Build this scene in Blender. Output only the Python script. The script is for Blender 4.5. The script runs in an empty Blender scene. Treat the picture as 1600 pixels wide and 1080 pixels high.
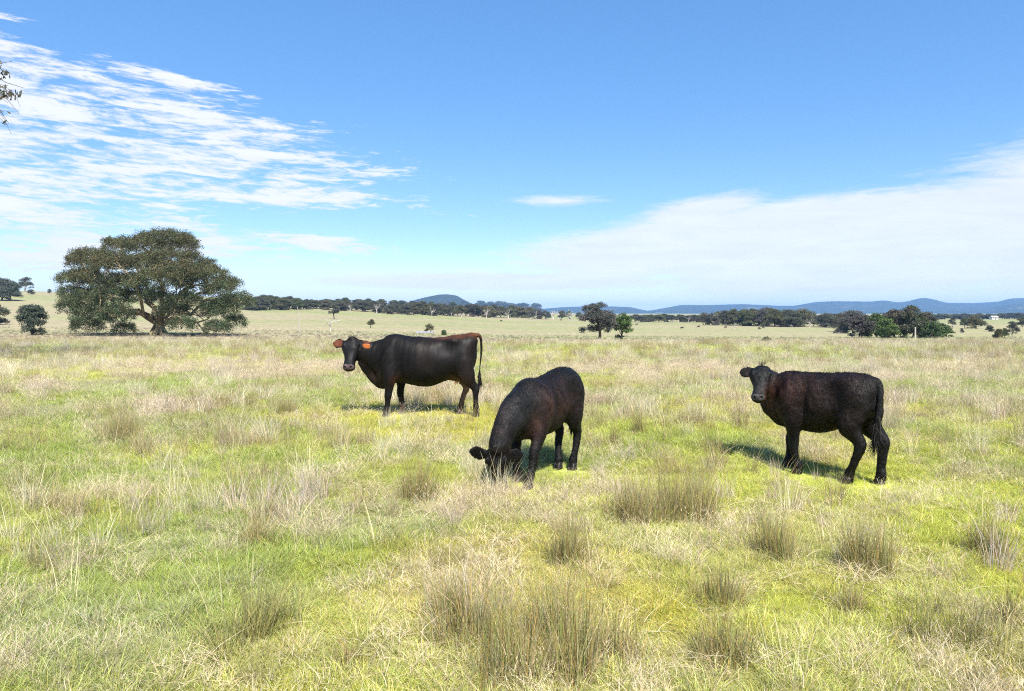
import bpy, math, random
import numpy as np
from mathutils import Vector, Matrix, Quaternion
S = bpy.context.scene
C = S.collection
R = math.radians
random.seed(7)
RNG = np.random.default_rng(7)

# ------------------------------------------------------------------ camera
EYE = 1.72
FPX = 1100.0                      # focal length in pixels of the 1600 px wide photograph
PITCH = math.atan(50 / FPX)
cam = bpy.data.cameras.new('camera')
cam.sensor_width = 36
cam.lens = 36 * FPX / 1600
cam.clip_start = 0.05
cam.clip_end = 60000
camo = bpy.data.objects.new('camera', cam)
C.objects.link(camo)
camo.location = (0, 0, EYE)
camo.rotation_euler = (math.pi / 2 - PITCH, 0, 0)
S.camera = camo
S.view_settings.view_transform = 'Standard'
S.view_settings.look = 'None'
S.view_settings.gamma = 1
S.view_settings.use_curve_mapping = False
S.view_settings.exposure = 1.24
S.cycles.use_denoising = False
S.cycles.sample_clamp_indirect = 2.0
S.cycles.filter_width = 1.1
S.cycles.max_bounces = 8
S.cycles.diffuse_bounces = 3
S.cycles.glossy_bounces = 2
S.cycles.transmission_bounces = 4
S.cycles.transparent_max_bounces = 6
S.cycles.volume_bounces = 0

# ------------------------------------------------------------------ sun and sky
SUN_EL, SUN_AZ = R(51), R(163)    # azimuth clockwise from +Y (the view direction): behind the camera, a little right
sd = Vector((math.sin(SUN_AZ) * math.cos(SUN_EL), math.cos(SUN_AZ) * math.cos(SUN_EL), math.sin(SUN_EL)))
sun = bpy.data.lights.new('sun', 'SUN')
sun.energy = 5.0
sun.angle = R(0.53)
sun.color = (1, 0.95, 0.87)
suno = bpy.data.objects.new('sun', sun)
C.objects.link(suno)
suno.rotation_euler = sd.to_track_quat('Z', 'Y').to_euler()
suno.location = (20, -40, 60)


def nd(nt, typ, **kw):
    n = nt.nodes.new(typ)
    for k, v in kw.items():
        setattr(n, k, v)
    return n


def sock(nt, v, inp):
    if isinstance(v, (int, float)):
        inp.default_value = v
    elif isinstance(v, (tuple, list)):
        inp.default_value = v
    else:
        nt.links.new(v, inp)


def mth(nt, op, a, b=None, c=None, clamp=False):
    n = nd(nt, 'ShaderNodeMath', operation=op, use_clamp=clamp)
    sock(nt, a, n.inputs[0])
    if b is not None:
        sock(nt, b, n.inputs[1])
    if c is not None:
        sock(nt, c, n.inputs[2])
    return n.outputs[0]


def smooth(nt, v, a, b):
    n = nd(nt, 'ShaderNodeMapRange', interpolation_type='SMOOTHSTEP')
    sock(nt, v, n.inputs[0])
    n.inputs[1].default_value = a
    n.inputs[2].default_value = b
    return n.outputs[0]


def mixc(nt, f, a, b, typ='MIX'):
    n = nd(nt, 'ShaderNodeMix', data_type='RGBA', blend_type=typ)
    sock(nt, f, n.inputs[0])
    sock(nt, a, n.inputs[6])
    sock(nt, b, n.inputs[7])
    return n.outputs[2]


def noise(nt, vec, scale, detail=4, rough=0.55, dist=0.0):
    n = nd(nt, 'ShaderNodeTexNoise')
    if vec is not None:
        nt.links.new(vec, n.inputs['Vector'])
    n.inputs['Scale'].default_value = scale
    n.inputs['Detail'].default_value = detail
    n.inputs['Roughness'].default_value = rough
    n.inputs['Distortion'].default_value = dist
    return n.outputs['Fac']


def comb(nt, x, y, z):
    n = nd(nt, 'ShaderNodeCombineXYZ')
    sock(nt, x, n.inputs[0]); sock(nt, y, n.inputs[1]); sock(nt, z, n.inputs[2])
    return n.outputs[0]


W = bpy.data.worlds.new('World')
S.world = W
W.use_nodes = True
wt = W.node_tree
wt.nodes.clear()
sky = nd(wt, 'ShaderNodeTexSky', sky_type='NISHITA')
sky.sun_disc = False
sky.sun_elevation = SUN_EL
sky.sun_rotation = SUN_AZ
sky.altitude = 600
sky.air_density = 1.0
sky.dust_density = 0.3
sky.ozone_density = 1.1
SKY_STRENGTH = 0.083
tc = nd(wt, 'ShaderNodeTexCoord')
sx = nd(wt, 'ShaderNodeSeparateXYZ')
wt.links.new(tc.outputs['Generated'], sx.inputs[0])
az = mth(wt, 'ARCTAN2', sx.outputs[0], sx.outputs[1])          # clockwise from the view direction
el = mth(wt, 'ARCSINE', sx.outputs[2])
hsv = nd(wt, 'ShaderNodeHueSaturation')
hsv.inputs['Saturation'].default_value = 1.27
hsv.inputs['Value'].default_value = 1.08
hsv.inputs['Hue'].default_value = 0.506
wt.links.new(sky.outputs[0], hsv.inputs['Color'])


def ae(px, row):
    """azimuth and elevation of a photo pixel"""
    v = Vector(((px - 800) / FPX, 1, (540 - row) / FPX))
    v.rotate(Quaternion((1, 0, 0), -PITCH))
    v.normalize()
    return math.atan2(v.x, v.y), math.asin(v.z)


# cloud banks: (centre px,row, half length, half height, tilt, strength)
def bank(cx, cy, ax, ay, deg, k, edge=0.55):
    a0, e0 = ae(cx, cy)
    c, s = math.cos(R(deg)), math.sin(R(deg))
    da = mth(wt, 'SUBTRACT', az, a0)
    de = mth(wt, 'SUBTRACT', el, e0)
    # image rows grow downward, elevation grows upward
    u = mth(wt, 'SUBTRACT', mth(wt, 'MULTIPLY', da, c * FPX / ax), mth(wt, 'MULTIPLY', de, s * FPX / ax))
    v = mth(wt, 'ADD', mth(wt, 'MULTIPLY', da, s * FPX / ay), mth(wt, 'MULTIPLY', de, c * FPX / ay))
    r2 = mth(wt, 'ADD', mth(wt, 'MULTIPLY', u, u), mth(wt, 'MULTIPLY', v, v))
    r = mth(wt, 'SQRT', r2)
    return mth(wt, 'MULTIPLY', mth(wt, 'SUBTRACT', 1.0, r), k)


def wmax(lst):
    o = lst[0]
    for q in lst[1:]:
        o = mth(wt, 'SMOOTH_MAX', o, q, 0.12)
    return o


skyvec = comb(wt, az, mth(wt, 'MULTIPLY', el, 3.6), 0.0)
skyvec2 = comb(wt, mth(wt, 'ADD', mth(wt, 'MULTIPLY', az, 1.0), mth(wt, 'MULTIPLY', el, 0.9)), mth(wt, 'MULTIPLY', el, 6.0), 3.0)
n_big = noise(wt, skyvec, 3.2, 3, 0.5, 0.3)
n_mid = noise(wt, skyvec2, 9.0, 6, 0.62, 0.4)
n_fine = noise(wt, skyvec2, 30.0, 5, 0.65, 0.6)
# left altocumulus deck, running on past the left edge of the photograph
fl = wmax([
    bank(20, 140, 330, 85, 16, 0.55),
    bank(330, 205, 290, 52, 10, 0.42),
    bank(120, 245, 480, 40, 5, 0.42),
    bank(400, 268, 200, 55, 6, 1.25),
    bank(-10, 320, 420, 36, 7, 1.5),
    bank(-520, 190, 520, 170, 6, 1.4),
    bank(470, 378, 190, 14, 4, 0.5),
    bank(240, 120, 150, 16, 6, 0.35),
])
tx = mth(wt, 'ADD', mth(wt, 'MULTIPLY', mth(wt, 'SUBTRACT', n_mid, 0.5), 2.1), mth(wt, 'MULTIPLY', mth(wt, 'SUBTRACT', n_fine, 0.5), 1.5))
flc = mth(wt, 'MINIMUM', mth(wt, 'MULTIPLY', fl, 2.0), 0.44)
dl = smooth(wt, mth(wt, 'ADD', flc, mth(wt, 'SUBTRACT', tx, 0.14)), -0.02, 0.50)
# right cirrus veil
fr = wmax([
    bank(1560, 362, 540, 84, -7, 1.6),
    bank(1180, 372, 440, 58, -5, 1.5),
    bank(1090, 330, 130, 26, -8, 0.9),
    bank(870, 314, 85, 11, 0, 0.5),
    bank(2050, 270, 520, 130, -8, 1.4),
    bank(780, 440, 460, 22, 0, 0.9),
])
dr = smooth(wt, mth(wt, 'ADD', mth(wt, 'MULTIPLY', fr, 1.2), mth(wt, 'MULTIPLY', tx, 0.36)), -0.02, 0.62)
veil = mth(wt, 'MULTIPLY', smooth(wt, el, R(5.5), R(0.3)), mth(wt, 'ADD', 0.62, mth(wt, 'MULTIPLY', n_big, 0.45)))
dens = mth(wt, 'MAXIMUM', mth(wt, 'MULTIPLY', dl, 0.96), mth(wt, 'MULTIPLY', dr, 0.86))
dens = mth(wt, 'MAXIMUM', dens, mth(wt, 'MULTIPLY', veil, 0.62))
dens = mth(wt, 'MULTIPLY', dens, smooth(wt, el, R(-1), R(1)), clamp=True)
shade = mth(wt, 'ADD', 0.93, mth(wt, 'MULTIPLY', mth(wt, 'SUBTRACT', n_mid, 0.5), 0.30))
CL = 5.6
cloudc = mixc(wt, 1.0, (0.94 * CL, 0.97 * CL, 1.04 * CL, 1), comb(wt, shade, shade, shade), 'MULTIPLY')
skyb = mixc(wt, 0.38, hsv.outputs[0], (0.85, 2.25, 4.6, 1))      # thin even high haze
skyc = mixc(wt, dens, skyb, cloudc)
bg = nd(wt, 'ShaderNodeBackground')
bg.inputs['Strength'].default_value = SKY_STRENGTH
wt.links.new(skyc, bg.inputs['Color'])
wo = nd(wt, 'ShaderNodeOutputWorld')
wt.links.new(bg.outputs[0], wo.inputs['Surface'])


# ------------------------------------------------------------------ helpers
def tag(o, label=None, cat=None, group=None, kind=None):
    if label: o['label'] = label
    if cat: o['category'] = cat
    if group: o['group'] = group
    if kind: o['kind'] = kind
    return o


def mesh_np(name, V, F, mat=None, smooth_shade=False, cols=None):
    """V (n,3), F (m,3|4) numpy -> mesh datablock; cols: per-vertex colours"""
    V = np.asarray(V, dtype=np.float32); F = np.asarray(F, dtype=np.int32)
    me = bpy.data.meshes.new(name)
    k = F.shape[1]
    me.vertices.add(len(V)); me.vertices.foreach_set('co', V.ravel())
    me.loops.add(F.size); me.loops.foreach_set('vertex_index', F.ravel())
    me.polygons.add(len(F))
    me.polygons.foreach_set('loop_start', np.arange(0, F.size, k, dtype=np.int32))
    if smooth_shade:
        me.polygons.foreach_set('use_smooth', np.ones(len(F), dtype=bool))
    me.update(calc_edges=True)
    if cols is not None:
        a = me.color_attributes.new('tint', 'FLOAT_COLOR', 'POINT')
        cc = np.ones((len(V), 4), dtype=np.float32); cc[:, :3] = cols
        a.data.foreach_set('color', cc.ravel())
    if mat: me.materials.append(mat)
    return me


def obj(name, me, parent=None, loc=None):
    o = bpy.data.objects.new(name, me)
    C.objects.link(o)
    if parent: o.parent = parent
    if loc is not None: o.location = loc
    return o


def empty(name, loc, rz=0):
    o = bpy.data.objects.new(name, None)
    o.empty_display_size = 0.2
    C.objects.link(o)
    o.location = loc; o.rotation_euler = (0, 0, rz)
    return o


def copy_tree(o, parent=None):
    c = o.copy(); C.objects.link(c)
    if parent: c.parent = parent
    for ch in [q for q in o.children]:
        copy_tree(ch, c)
    return c


def mat(name, build):
    m = bpy.data.materials.new(name); m.use_nodes = True
    nt = m.node_tree; nt.nodes.clear()
    out = nd(nt, 'ShaderNodeOutputMaterial')
    nt.links.new(build(nt), out.inputs['Surface'])
    return m


def principled(nt, col, rough=0.7, spec=0.3, normal=None, **kw):
    p = nd(nt, 'ShaderNodeBsdfPrincipled')
    sock(nt, col, p.inputs['Base Color'])
    sock(nt, rough, p.inputs['Roughness'])
    p.inputs['Specular IOR Level'].default_value = spec
    if normal is not None: nt.links.new(normal, p.inputs['Normal'])
    for k, v in kw.items():
        sock(nt, v, p.inputs[k])
    return p.outputs[0]


def bump(nt, h, strength, dist=0.02):
    b = nd(nt, 'ShaderNodeBump')
    b.inputs['Strength'].default_value = strength
    b.inputs['Distance'].default_value = dist
    nt.links.new(h, b.inputs['Height'])
    return b.outputs[0]


# numpy value noise
def _h(ix, iy, s):
    n = (ix.astype(np.int64) * 374761393 + iy.astype(np.int64) * 668265263 + s * 1442695041) & 0xFFFFFFFF
    n = ((n ^ (n >> 13)) * 1274126177) & 0xFFFFFFFF
    n = n ^ (n >> 16)
    return (n & 0xFFFFFF) / float(0xFFFFFF)


def vnoise(x, y, s=0):
    x = np.asarray(x, float); y = np.asarray(y, float)
    ix = np.floor(x); iy = np.floor(y)
    fx = x - ix; fy = y - iy
    fx = fx * fx * (3 - 2 * fx); fy = fy * fy * (3 - 2 * fy)
    a = _h(ix, iy, s); b = _h(ix + 1, iy, s); c = _h(ix, iy + 1, s); d = _h(ix + 1, iy + 1, s)
    return (a * (1 - fx) + b * fx) * (1 - fy) + (c * (1 - fx) + d * fx) * fy


def fbm(x, y, sc, oct=4, s=0, g=0.5):
    t = 0; a = 1; tot = 0
    for i in range(oct):
        # rotate octaves so that the lattice does not show
        ca, sa = math.cos(0.7 * i + 0.4), math.sin(0.7 * i + 0.4)
        t = t + a * vnoise((x * ca - y * sa) * sc + 17.3 * i, (x * sa + y * ca) * sc - 9.1 * i, s + i * 31)
        tot += a; a *= g; sc *= 2.03
    return t / tot


def sstep(v, a, b):
    t = np.clip((v - a) / (b - a), 0, 1)
    return t * t * (3 - 2 * t)


# ------------------------------------------------------------------ terrain
PXC = np.array([-250, 0, 250, 450, 650, 830, 1000, 1600, 1850], float)
DN = np.array([35, 60, 85, 120, 200, 300, 400, 500, 700, 1200, 2500, 6000], float)
ROWS = np.array([
    [543, 535, 526, 516, 494, 470, 456, 450, 450, 466, 486, 489],
    [543, 535, 527, 518, 497, 476, 461, 455, 455, 468, 486, 489],
    [543, 535, 527.5, 519, 503, 486, 470, 464, 461, 472, 486, 489],
    [543, 535, 528, 520.5, 508, 493, 482, 474, 469, 476, 487, 489],
    [543, 536, 529.5, 524, 512, 500, 491, 485, 480, 483, 488, 489],
    [543, 537, 533, 528, 518, 508, 501, 497, 493, 491, 489.5, 489.5],
    [543, 537, 533.5, 529, 519, 511, 505, 501, 498, 495, 491, 490],
    [543, 537, 533.5, 529, 520, 511, 506, 502, 499, 495.5, 491.5, 490],
    [543, 537, 533.5, 529, 520, 511, 506, 502, 499, 495.5, 491.5, 490]])
# eye height above the plane that matches the row, as ground height
ZT = EYE - DN[None, :] * np.tan(np.arctan((ROWS - 540) / FPX) + PITCH)
LD = np.log(DN)


def ground(x, y):
    x = np.asarray(x, float); y = np.asarray(y, float)
    azr = np.arctan2(x, y); r = np.hypot(x, y)
    a = np.clip(azr, -0.76, 0.76)
    D = np.maximum(r * np.cos(a), 1e-3)
    px = np.clip(800 + FPX * np.tan(a), PXC[0], PXC[-1] - 1e-6)
    i = np.clip(np.searchsorted(PXC, px) - 1, 0, len(PXC) - 2)
    f = (px - PXC[i]) / (PXC[i + 1] - PXC[i]); f = f * f * (3 - 2 * f)
    ld = np.log(np.clip(D, 20, DN[-1]))
    j = np.clip(np.searchsorted(LD, ld) - 1, 0, len(LD) - 2)
    g = (ld - LD[j]) / (LD[j + 1] - LD[j])
    z = (ZT[i, j] * (1 - f) + ZT[i + 1, j] * f) * (1 - g) + (ZT[i, j + 1] * (1 - f) + ZT[i + 1, j + 1] * f) * g
    z = z * sstep(D, 26, 42)
    behind = sstep(np.abs(azr), 0.8, 1.7)
    z = z * (1 - behind) + (-2.5 * sstep(r, 40, 300)) * behind
    near = np.exp(-r / 55)
    lump = (fbm(x, y, 0.16, 2, 5) - 0.5) * 0.22 + (fbm(x, y, 0.9, 3, 11) - 0.5) * 0.10
    for cx_, cy_ in ((-1.4, 11.9), (.35, 7.5), (3.3, 7.5)):
        lump = lump * (1 - np.exp(-(((x - cx_) ** 2 + (y - cy_) ** 2) / 1.6) ** 2)) - .03 * np.exp(-((x - cx_) ** 2 + (y - cy_) ** 2) / 2.0)
    z = z + lump * near * sstep(r, 0.5, 3.0) + (fbm(x, y, 0.02, 3, 77) - 0.5) * 0.5 * sstep(r, 80, 200)
    return z


def gz(x, y):
    return float(ground(np.array([x]), np.array([y]))[0])


def at(px, D):
    """ground point at distance D in the direction of a photo column"""
    x = (px - 800) / FPX * D
    return Vector((x, D, gz(x, D)))


def place(px, row, dmin=25, dmax=2500):
    """ground point seen at a photo pixel"""
    Ds = np.exp(np.linspace(math.log(dmin), math.log(dmax), 500))
    xs = (px - 800) / FPX * Ds
    z = ground(xs, Ds)
    rows = 540 + FPX * np.tan(np.arctan((EYE - z) / Ds) - PITCH)
    k = np.argmax(rows <= row) if (rows <= row).any() else len(Ds) - 1
    return Vector((xs[k], Ds[k], z[k]))


# what grows where (species patches, natural variation): 0..1 maps
def patches(x, y):
    r = np.hypot(x, y)
    straw = fbm(x, y, 0.55, 4, 101, 0.65)                       # pale dead seed-head patches
    green = fbm(x, y, 0.22, 4, 202, 0.55)
    moss = fbm(x, y, 0.5, 4, 303, 0.6)
    far = sstep(r, 25, 50)
    # belts of seeding grass that run across the paddock farther out
    wob = (fbm(x, y, 0.03, 3, 404) - 0.5) * 14
    belt = np.zeros_like(r)
    for c, w, k in ((25, 4.5, 0.45), (82, 24, 0.55), (55, 8, .35), (150, 26, 0.6), (240, 40, 0.5), (420, 60, 0.5)):
        belt = np.maximum(belt, k * np.exp(-((y + wob * (c / 45.0) ** 0.5 - c) / w) ** 2))
    s = sstep(straw, 0.52, 0.68) * 0.42 * (1 - 0.35 * far) + belt * 0.85 * (0.55 + 0.9 * fbm(x, y * 3, 0.05, 3, 88)) + 0.10 * sstep(r, 12, 30)
    s = s + sstep(r, 60, 110) * 0.60 * sstep(fbm(x * .22, y, 0.022, 4, 640), .42, .60)
    s = s - 0.25 * np.exp(-((y - 25) / 4.5) ** 2 - ((x + 10) / 14) ** 2)
    # less straw close to the camera at the left, more in the middle distance
    return np.clip(s, 0, 1), np.clip(sstep(green, 0.40, 0.62) + 0.8 * np.exp(-((y - 38) / 7.0) ** 2), 0, 1), sstep(moss, 0.47, 0.70) * (1 - .6 * sstep(r, 7, 20))


C_LIME = np.array([0.48, 0.52, 0.095])
C_GREEN = np.array([0.325, 0.41, 0.090])
C_MOSS = np.array([0.54, 0.48, 0.085])
C_STRAW = np.array([0.56, 0.51, 0.36])
C_FARG = np.array([0.20, 0.225, 0.090])
C_FARS = np.array([0.275, 0.235, 0.150])


def turf_colour(x, y):
    s, g, m = patches(x, y)
    r = np.hypot(x, y)
    c = C_LIME + (C_GREEN - C_LIME) * (g * 0.85)[:, None]
    c = c + (C_MOSS - c) * (m * 0.6 * (1 - 0.6 * g))[:, None]
    fr = sstep(r, 30, 90)[:, None]
    c = c * (1 - fr) + C_FARG * fr * (0.9 + 0.2 * fbm(x, y, 0.02, 3, 12))[:, None]
    st = C_STRAW * (1 - fr) + C_FARS * fr
    c = c + (st - c) * (s * (0.55 + 0.35 * sstep(r, 20, 50)))[:, None]
    return c


ang_f = np.linspace(-0.80, 0.80, 521)
ang_b = np.linspace(0.80, 2 * math.pi - 0.80, 62)[1:-1]
ang = np.concatenate([ang_f, ang_b])
rad = np.concatenate([[0.4, 0.8, 1.2, 1.6, 2.0], np.exp(np.linspace(math.log(2.4), math.log(200), 230)), np.exp(np.linspace(math.log(200), math.log(10300), 90))[1:]])
A, Q = np.meshgrid(ang, rad)
gx = (np.sin(A) * Q).ravel(); gy = (np.cos(A) * Q).ravel()
gzv = ground(gx, gy)
na, nr = len(ang), len(rad)
ii, jj = np.meshgrid(np.arange(nr - 1), np.arange(na), indexing='ij')
j2 = (jj + 1) % na
F = np.stack([ii * na + jj, (ii + 1) * na + jj, (ii + 1) * na + j2, ii * na + j2], -1).reshape(-1, 4)
gV = np.stack([gx, gy, gzv], 1)
gV = np.vstack([gV, [[0, 0, 0]]])
gcol = turf_colour(gV[:, 0], gV[:, 1])


def ground_mat(nt):
    a = nd(nt, 'ShaderNodeAttribute', attribute_name='tint')
    g = nd(nt, 'ShaderNodeNewGeometry')
    pos = g.outputs['Position']
    mp = nd(nt, 'ShaderNodeMapping'); nt.links.new(pos, mp.inputs[0])
    mp.inputs['Scale'].default_value = (1, 0.45, 1)
    n1 = noise(nt, pos, 9.0, 6, 0.7)
    n2 = noise(nt, mp.outputs[0], 0.6, 6, 0.7)
    n3 = noise(nt, mp.outputs[0], 0.07, 5, 0.65)
    v1 = mth(nt, 'ADD', 0.55, mth(nt, 'MULTIPLY', n1, 0.8))
    v2 = mth(nt, 'ADD', 0.35, mth(nt, 'MULTIPLY', n2, 1.3))
    v = mth(nt, 'MULTIPLY', v1, v2)
    c = mixc(nt, 1.0, a.outputs['Color'], comb(nt, v, v, v), 'MULTIPLY')
    hs = nd(nt, 'ShaderNodeHueSaturation')
    nt.links.new(c, hs.inputs['Color'])
    nt.links.new(mth(nt, 'ADD', 0.478, mth(nt, 'MULTIPLY', n3, 0.044)), hs.inputs['Hue'])
    nt.links.new(mth(nt, 'ADD', 0.75, mth(nt, 'MULTIPLY', n2, 0.5)), hs.inputs['Saturation'])
    return principled(nt, hs.outputs[0], 0.95, 0.05, bump(nt, n1, 0.6, 0.03))


GM = mat('paddock_soil_and_turf', ground_mat)
gme = mesh_np('paddock', gV, F, GM, True, gcol)
# close the pole under the camera
import bmesh
bm = bmesh.new(); bm.from_mesh(gme); bm.verts.ensure_lookup_table()
for k in range(na):
    f = bm.faces.new((bm.verts[len(gV) - 1], bm.verts[k], bm.verts[(k + 1) % na])); f.smooth = True
bm.normal_update(); 
for f in bm.faces:
    if f.normal.z < 0: f.normal_flip()
bm.to_mesh(gme); bm.free()
ground_o = tag(obj('ground', gme), 'rolling paddock of green turf and pale dry grass', kind='structure')

# ------------------------------------------------------------------ far hills
def ridge_mesh(name, prof, D0, D1, D2, seed, base_z, nx=420, ny=26, rough=1.0):
    """prof: list of (px,row) crest; range rises from D0 to the crest at D1 and falls to D2"""
    px = np.array([p[0] for p in prof], float); rw = np.array([p[1] for p in prof], float)
    P = np.linspace(px[0], px[-1], nx)
    r_ = np.interp(P, px, rw)
    ker = np.hanning(7); ker /= ker.sum()
    r_ = np.convolve(np.pad(r_, 3, mode='edge'), ker, mode='valid')
    u = (P - 800) / FPX
    crest = EYE - D1 * np.tan(np.arctan((r_ - 540) / FPX) + PITCH)
    t = np.linspace(0, 1, ny)
    Dy = np.where(t < 0.6, D0 + (D1 - D0) * t / 0.6, D1 + (D2 - D1) * (t - 0.6) / 0.4)
    X = u[None, :] * Dy[:, None]; Y = np.repeat(Dy[:, None], nx, 1)
    sh = np.where(t < 0.6, np.sin(np.clip(t / 0.6, 0, 1) * math.pi / 2) ** 1.15, np.cos(np.clip((t - 0.6) / 0.4, 0, 1) * math.pi / 2))
    nz = fbm(X.ravel(), Y.ravel(), 9.0 / D1 * 1.6, 5, seed).reshape(X.shape)
    h = (crest[None, :] - base_z) * np.clip(sh[:, None] * (1 + rough * (nz - 0.5) * 0.55 * (1 - sh[:, None] ** 4)), 0, 2)
    Z = base_z - 6 + h + 6 * sh[:, None]
    V = np.stack([X.ravel(), Y.ravel(), Z.ravel()], 1)
    i, j = np.meshgrid(np.arange(ny - 1), np.arange(nx - 1), indexing='ij')
    F = np.stack([i * nx + j, i * nx + j + 1, (i + 1) * nx + j + 1, (i + 1) * nx + j], -1).reshape(-1, 4)
    return V, F


def hill_mat(nt):
    g = nd(nt, 'ShaderNodeNewGeometry')
    mp = nd(nt, 'ShaderNodeMapping'); nt.links.new(g.outputs['Position'], mp.inputs[0])
    mp.inputs['Scale'].default_value = (0.001, 0.001, 0.001)
    n1 = noise(nt, mp.outputs[0], 5, 8, 0.65)
    n2 = noise(nt, mp.outputs[0], 40, 5, 0.7)
    sp = nd(nt, 'ShaderNodeSeparateXYZ'); nt.links.new(g.outputs['Position'], sp.inputs[0])
    low = smooth(nt, sp.outputs[2], 90, 5)
    clear = mth(nt, 'MULTIPLY', smooth(nt, n1, 0.56, 0.68), low)
    c = mixc(nt, n2, (0.018, 0.030, 0.022, 1), (0.05, 0.062, 0.036, 1))
    c = mixc(nt, clear, c, (0.24, 0.21, 0.14, 1))
    return principled(nt, c, 1.0, 0.0, bump(nt, n2, 0.8, 25))


HM = mat('forested_hillside', hill_mat)
prof = [(-300, 480), (200, 478), (560, 486), (760, 488), (832, 484), (880, 480), (915, 479), (955, 479), (985, 480), (1012, 486), (1035, 482), (1065, 476.5), (1100, 477), (1160, 475.5),
        (1215, 478), (1240, 478), (1275, 472), (1300, 471), (1360, 471.5), (1380, 469.5), (1403, 473), (1418, 471), (1432, 467), (1442, 465.5), (1455, 467.5), (1478, 473.5), (1520, 474), (1560, 471.5), (1578, 466.5), (1600, 466), (1650, 463), (1720, 470), (1900, 468)]
V, F = ridge_mesh('hills', prof, 4300, 5800, 7200, 9, -4, nx=700, ny=34)
tag(obj('hills', mesh_np('hills', V, F, HM, True)), 'long forested range along the horizon', kind='structure')
prof = [(560, 492), (630, 478), (648, 469), (668, 464), (686, 460.5), (700, 460), (714, 462), (724, 468), (738, 475), (770, 480), (840, 492)]
V, F = ridge_mesh('hill', prof, 2600, 3100, 3900, 21, 8, nx=220, ny=26, rough=1.5)
tag(obj('hill', mesh_np('hill', V, F, HM, True)), 'single rounded hill behind the tree line', kind='structure')
prof = [(1380, 492), (1440, 488), (1480, 486), (1540, 483), (1570, 476), (1600, 474), (1700, 470), (1900, 480)]
V, F = ridge_mesh('foothill', prof, 3800, 4600, 5200, 33, -2, nx=200, ny=20)
tag(obj('foothill', mesh_np('foothill', V, F, HM, True)), 'low foothill with pale clearings below the range', kind='structure')

# ------------------------------------------------------------------ air
hb = bpy.data.meshes.new('haze')
x0, x1, y0, y1, z0, z1 = -10500, 10500, -10500, 10500, -14, 142
hv = [(x0, y0, z0), (x1, y0, z0), (x1, y1, z0), (x0, y1, z0), (x0, y0, z1), (x1, y0, z1), (x1, y1, z1), (x0, y1, z1)]
hb.from_pydata(hv, [], [(0, 3, 2, 1), (4, 5, 6, 7), (0, 1, 5, 4), (1, 2, 6, 5), (2, 3, 7, 6), (3, 0, 4, 7)])
hm = bpy.data.materials.new('thin_air'); hm.use_nodes = True
ht = hm.node_tree; ht.nodes.clear()
pv = nd(ht, 'ShaderNodeVolumePrincipled')
pv.inputs['Color'].default_value = (0.30, 0.56, 1.0, 1)
pv.inputs['Density'].default_value = 1.15e-4
pv.inputs['Density Attribute'].default_value = ''
pv.inputs['Anisotropy'].default_value = 0.0
ho = nd(ht, 'ShaderNodeOutputMaterial')
ht.links.new(pv.outputs[0], ho.inputs['Volume'])
hb.materials.append(hm)
tag(obj('haze', hb), 'thin blue air over the plain', kind='stuff')

# ------------------------------------------------------------------ grass
def blade_mat(name, col_typ, transl, rough=0.6):
    def build(nt):
        a = nd(nt, 'ShaderNodeAttribute', attribute_name='tint')
        if col_typ == 'inst':
            b = nd(nt, 'ShaderNodeAttribute', attribute_name='species', attribute_type='INSTANCER')
            c = mixc(nt, 1.0, a.outputs['Color'], b.outputs['Color'], 'MULTIPLY')
        else:
            c = a.outputs['Color']
        d = principled(nt, c, rough, 0.25)
        t = nd(nt, 'ShaderNodeBsdfTranslucent'); nt.links.new(c, t.inputs['Color'])
        mx = nd(nt, 'ShaderNodeMixShader'); mx.inputs[0].default_value = transl
        nt.links.new(d, mx.inputs[1]); nt.links.new(t.outputs[0], mx.inputs[2])
        return mx.outputs[0]
    return mat(name, build)


GRASSM = blade_mat('grass_blade', 'inst', 0.42)
DRYM = blade_mat('dry_stem', 'own', 0.3)


def blades(base, hdir, H, lean, curl, w, cols, seg=2, droop=None):
    """vectorised blades. base (n,3), hdir azimuth (n), H height, lean outwards at tip (fraction), returns V,F(tri),cols"""
    n = len(H)
    side = RNG.uniform(0, math.pi, n)
    sxv = np.stack([np.cos(side), np.sin(side), np.zeros(n)], 1)
    dv = np.stack([np.cos(hdir), np.sin(hdir), np.zeros(n)], 1)
    dv2 = np.stack([np.cos(hdir + curl), np.sin(hdir + curl), np.zeros(n)], 1)
    V = []; Cc = []
    for k in range(seg + 1):
        t = k / seg
        off = dv * (lean * H * t ** 1.5)[:, None] + dv2 * (0.35 * lean * H * t ** 3)[:, None]
        zz = H * (t - (0.0 if droop is None else droop) * t ** 3)
        p = base + off; p[:, 2] += zz
        ww = w * (1 - t) ** 0.6 * 0.5
        if k < seg:
            V.append(p - sxv * ww[:, None]); V.append(p + sxv * ww[:, None])
        else:
            V.append(p)
    m = 2 * seg + 1
    VV = np.stack(V, 1).reshape(-1, 3)
    CC = np.repeat(cols, m, 0)
    idx = np.arange(n)[:, None] * m
    F = []
    for k in range(seg - 1):
        a = 2 * k
        F += [idx + np.array([[a, a + 1, a + 3]]), idx + np.array([[a, a + 3, a + 2]])]
    a = 2 * (seg - 1)
    F.append(idx + np.array([[a, a + 1, a + 2]]))
    return VV, np.concatenate(F, 0), CC


def scatter_disc(n, rr, pw=0.5):
    a = RNG.uniform(0, 2 * math.pi, n); r = rr * RNG.uniform(0, 1, n) ** pw
    return np.stack([r * np.cos(a), r * np.sin(a), np.full(n, -0.01)], 1), a


def tinted(n, base, var, hue=0.06):
    b = RNG.uniform(1 - var, 1 + var, (n, 1))
    h = RNG.normal(0, hue, (n, 1))
    c = np.array(base)[None, :] * b
    c = c * np.concatenate([1 + h, 1 + 0 * h, 1 - h], 1)
    return np.clip(c, 0.01, 1.6)


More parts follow.
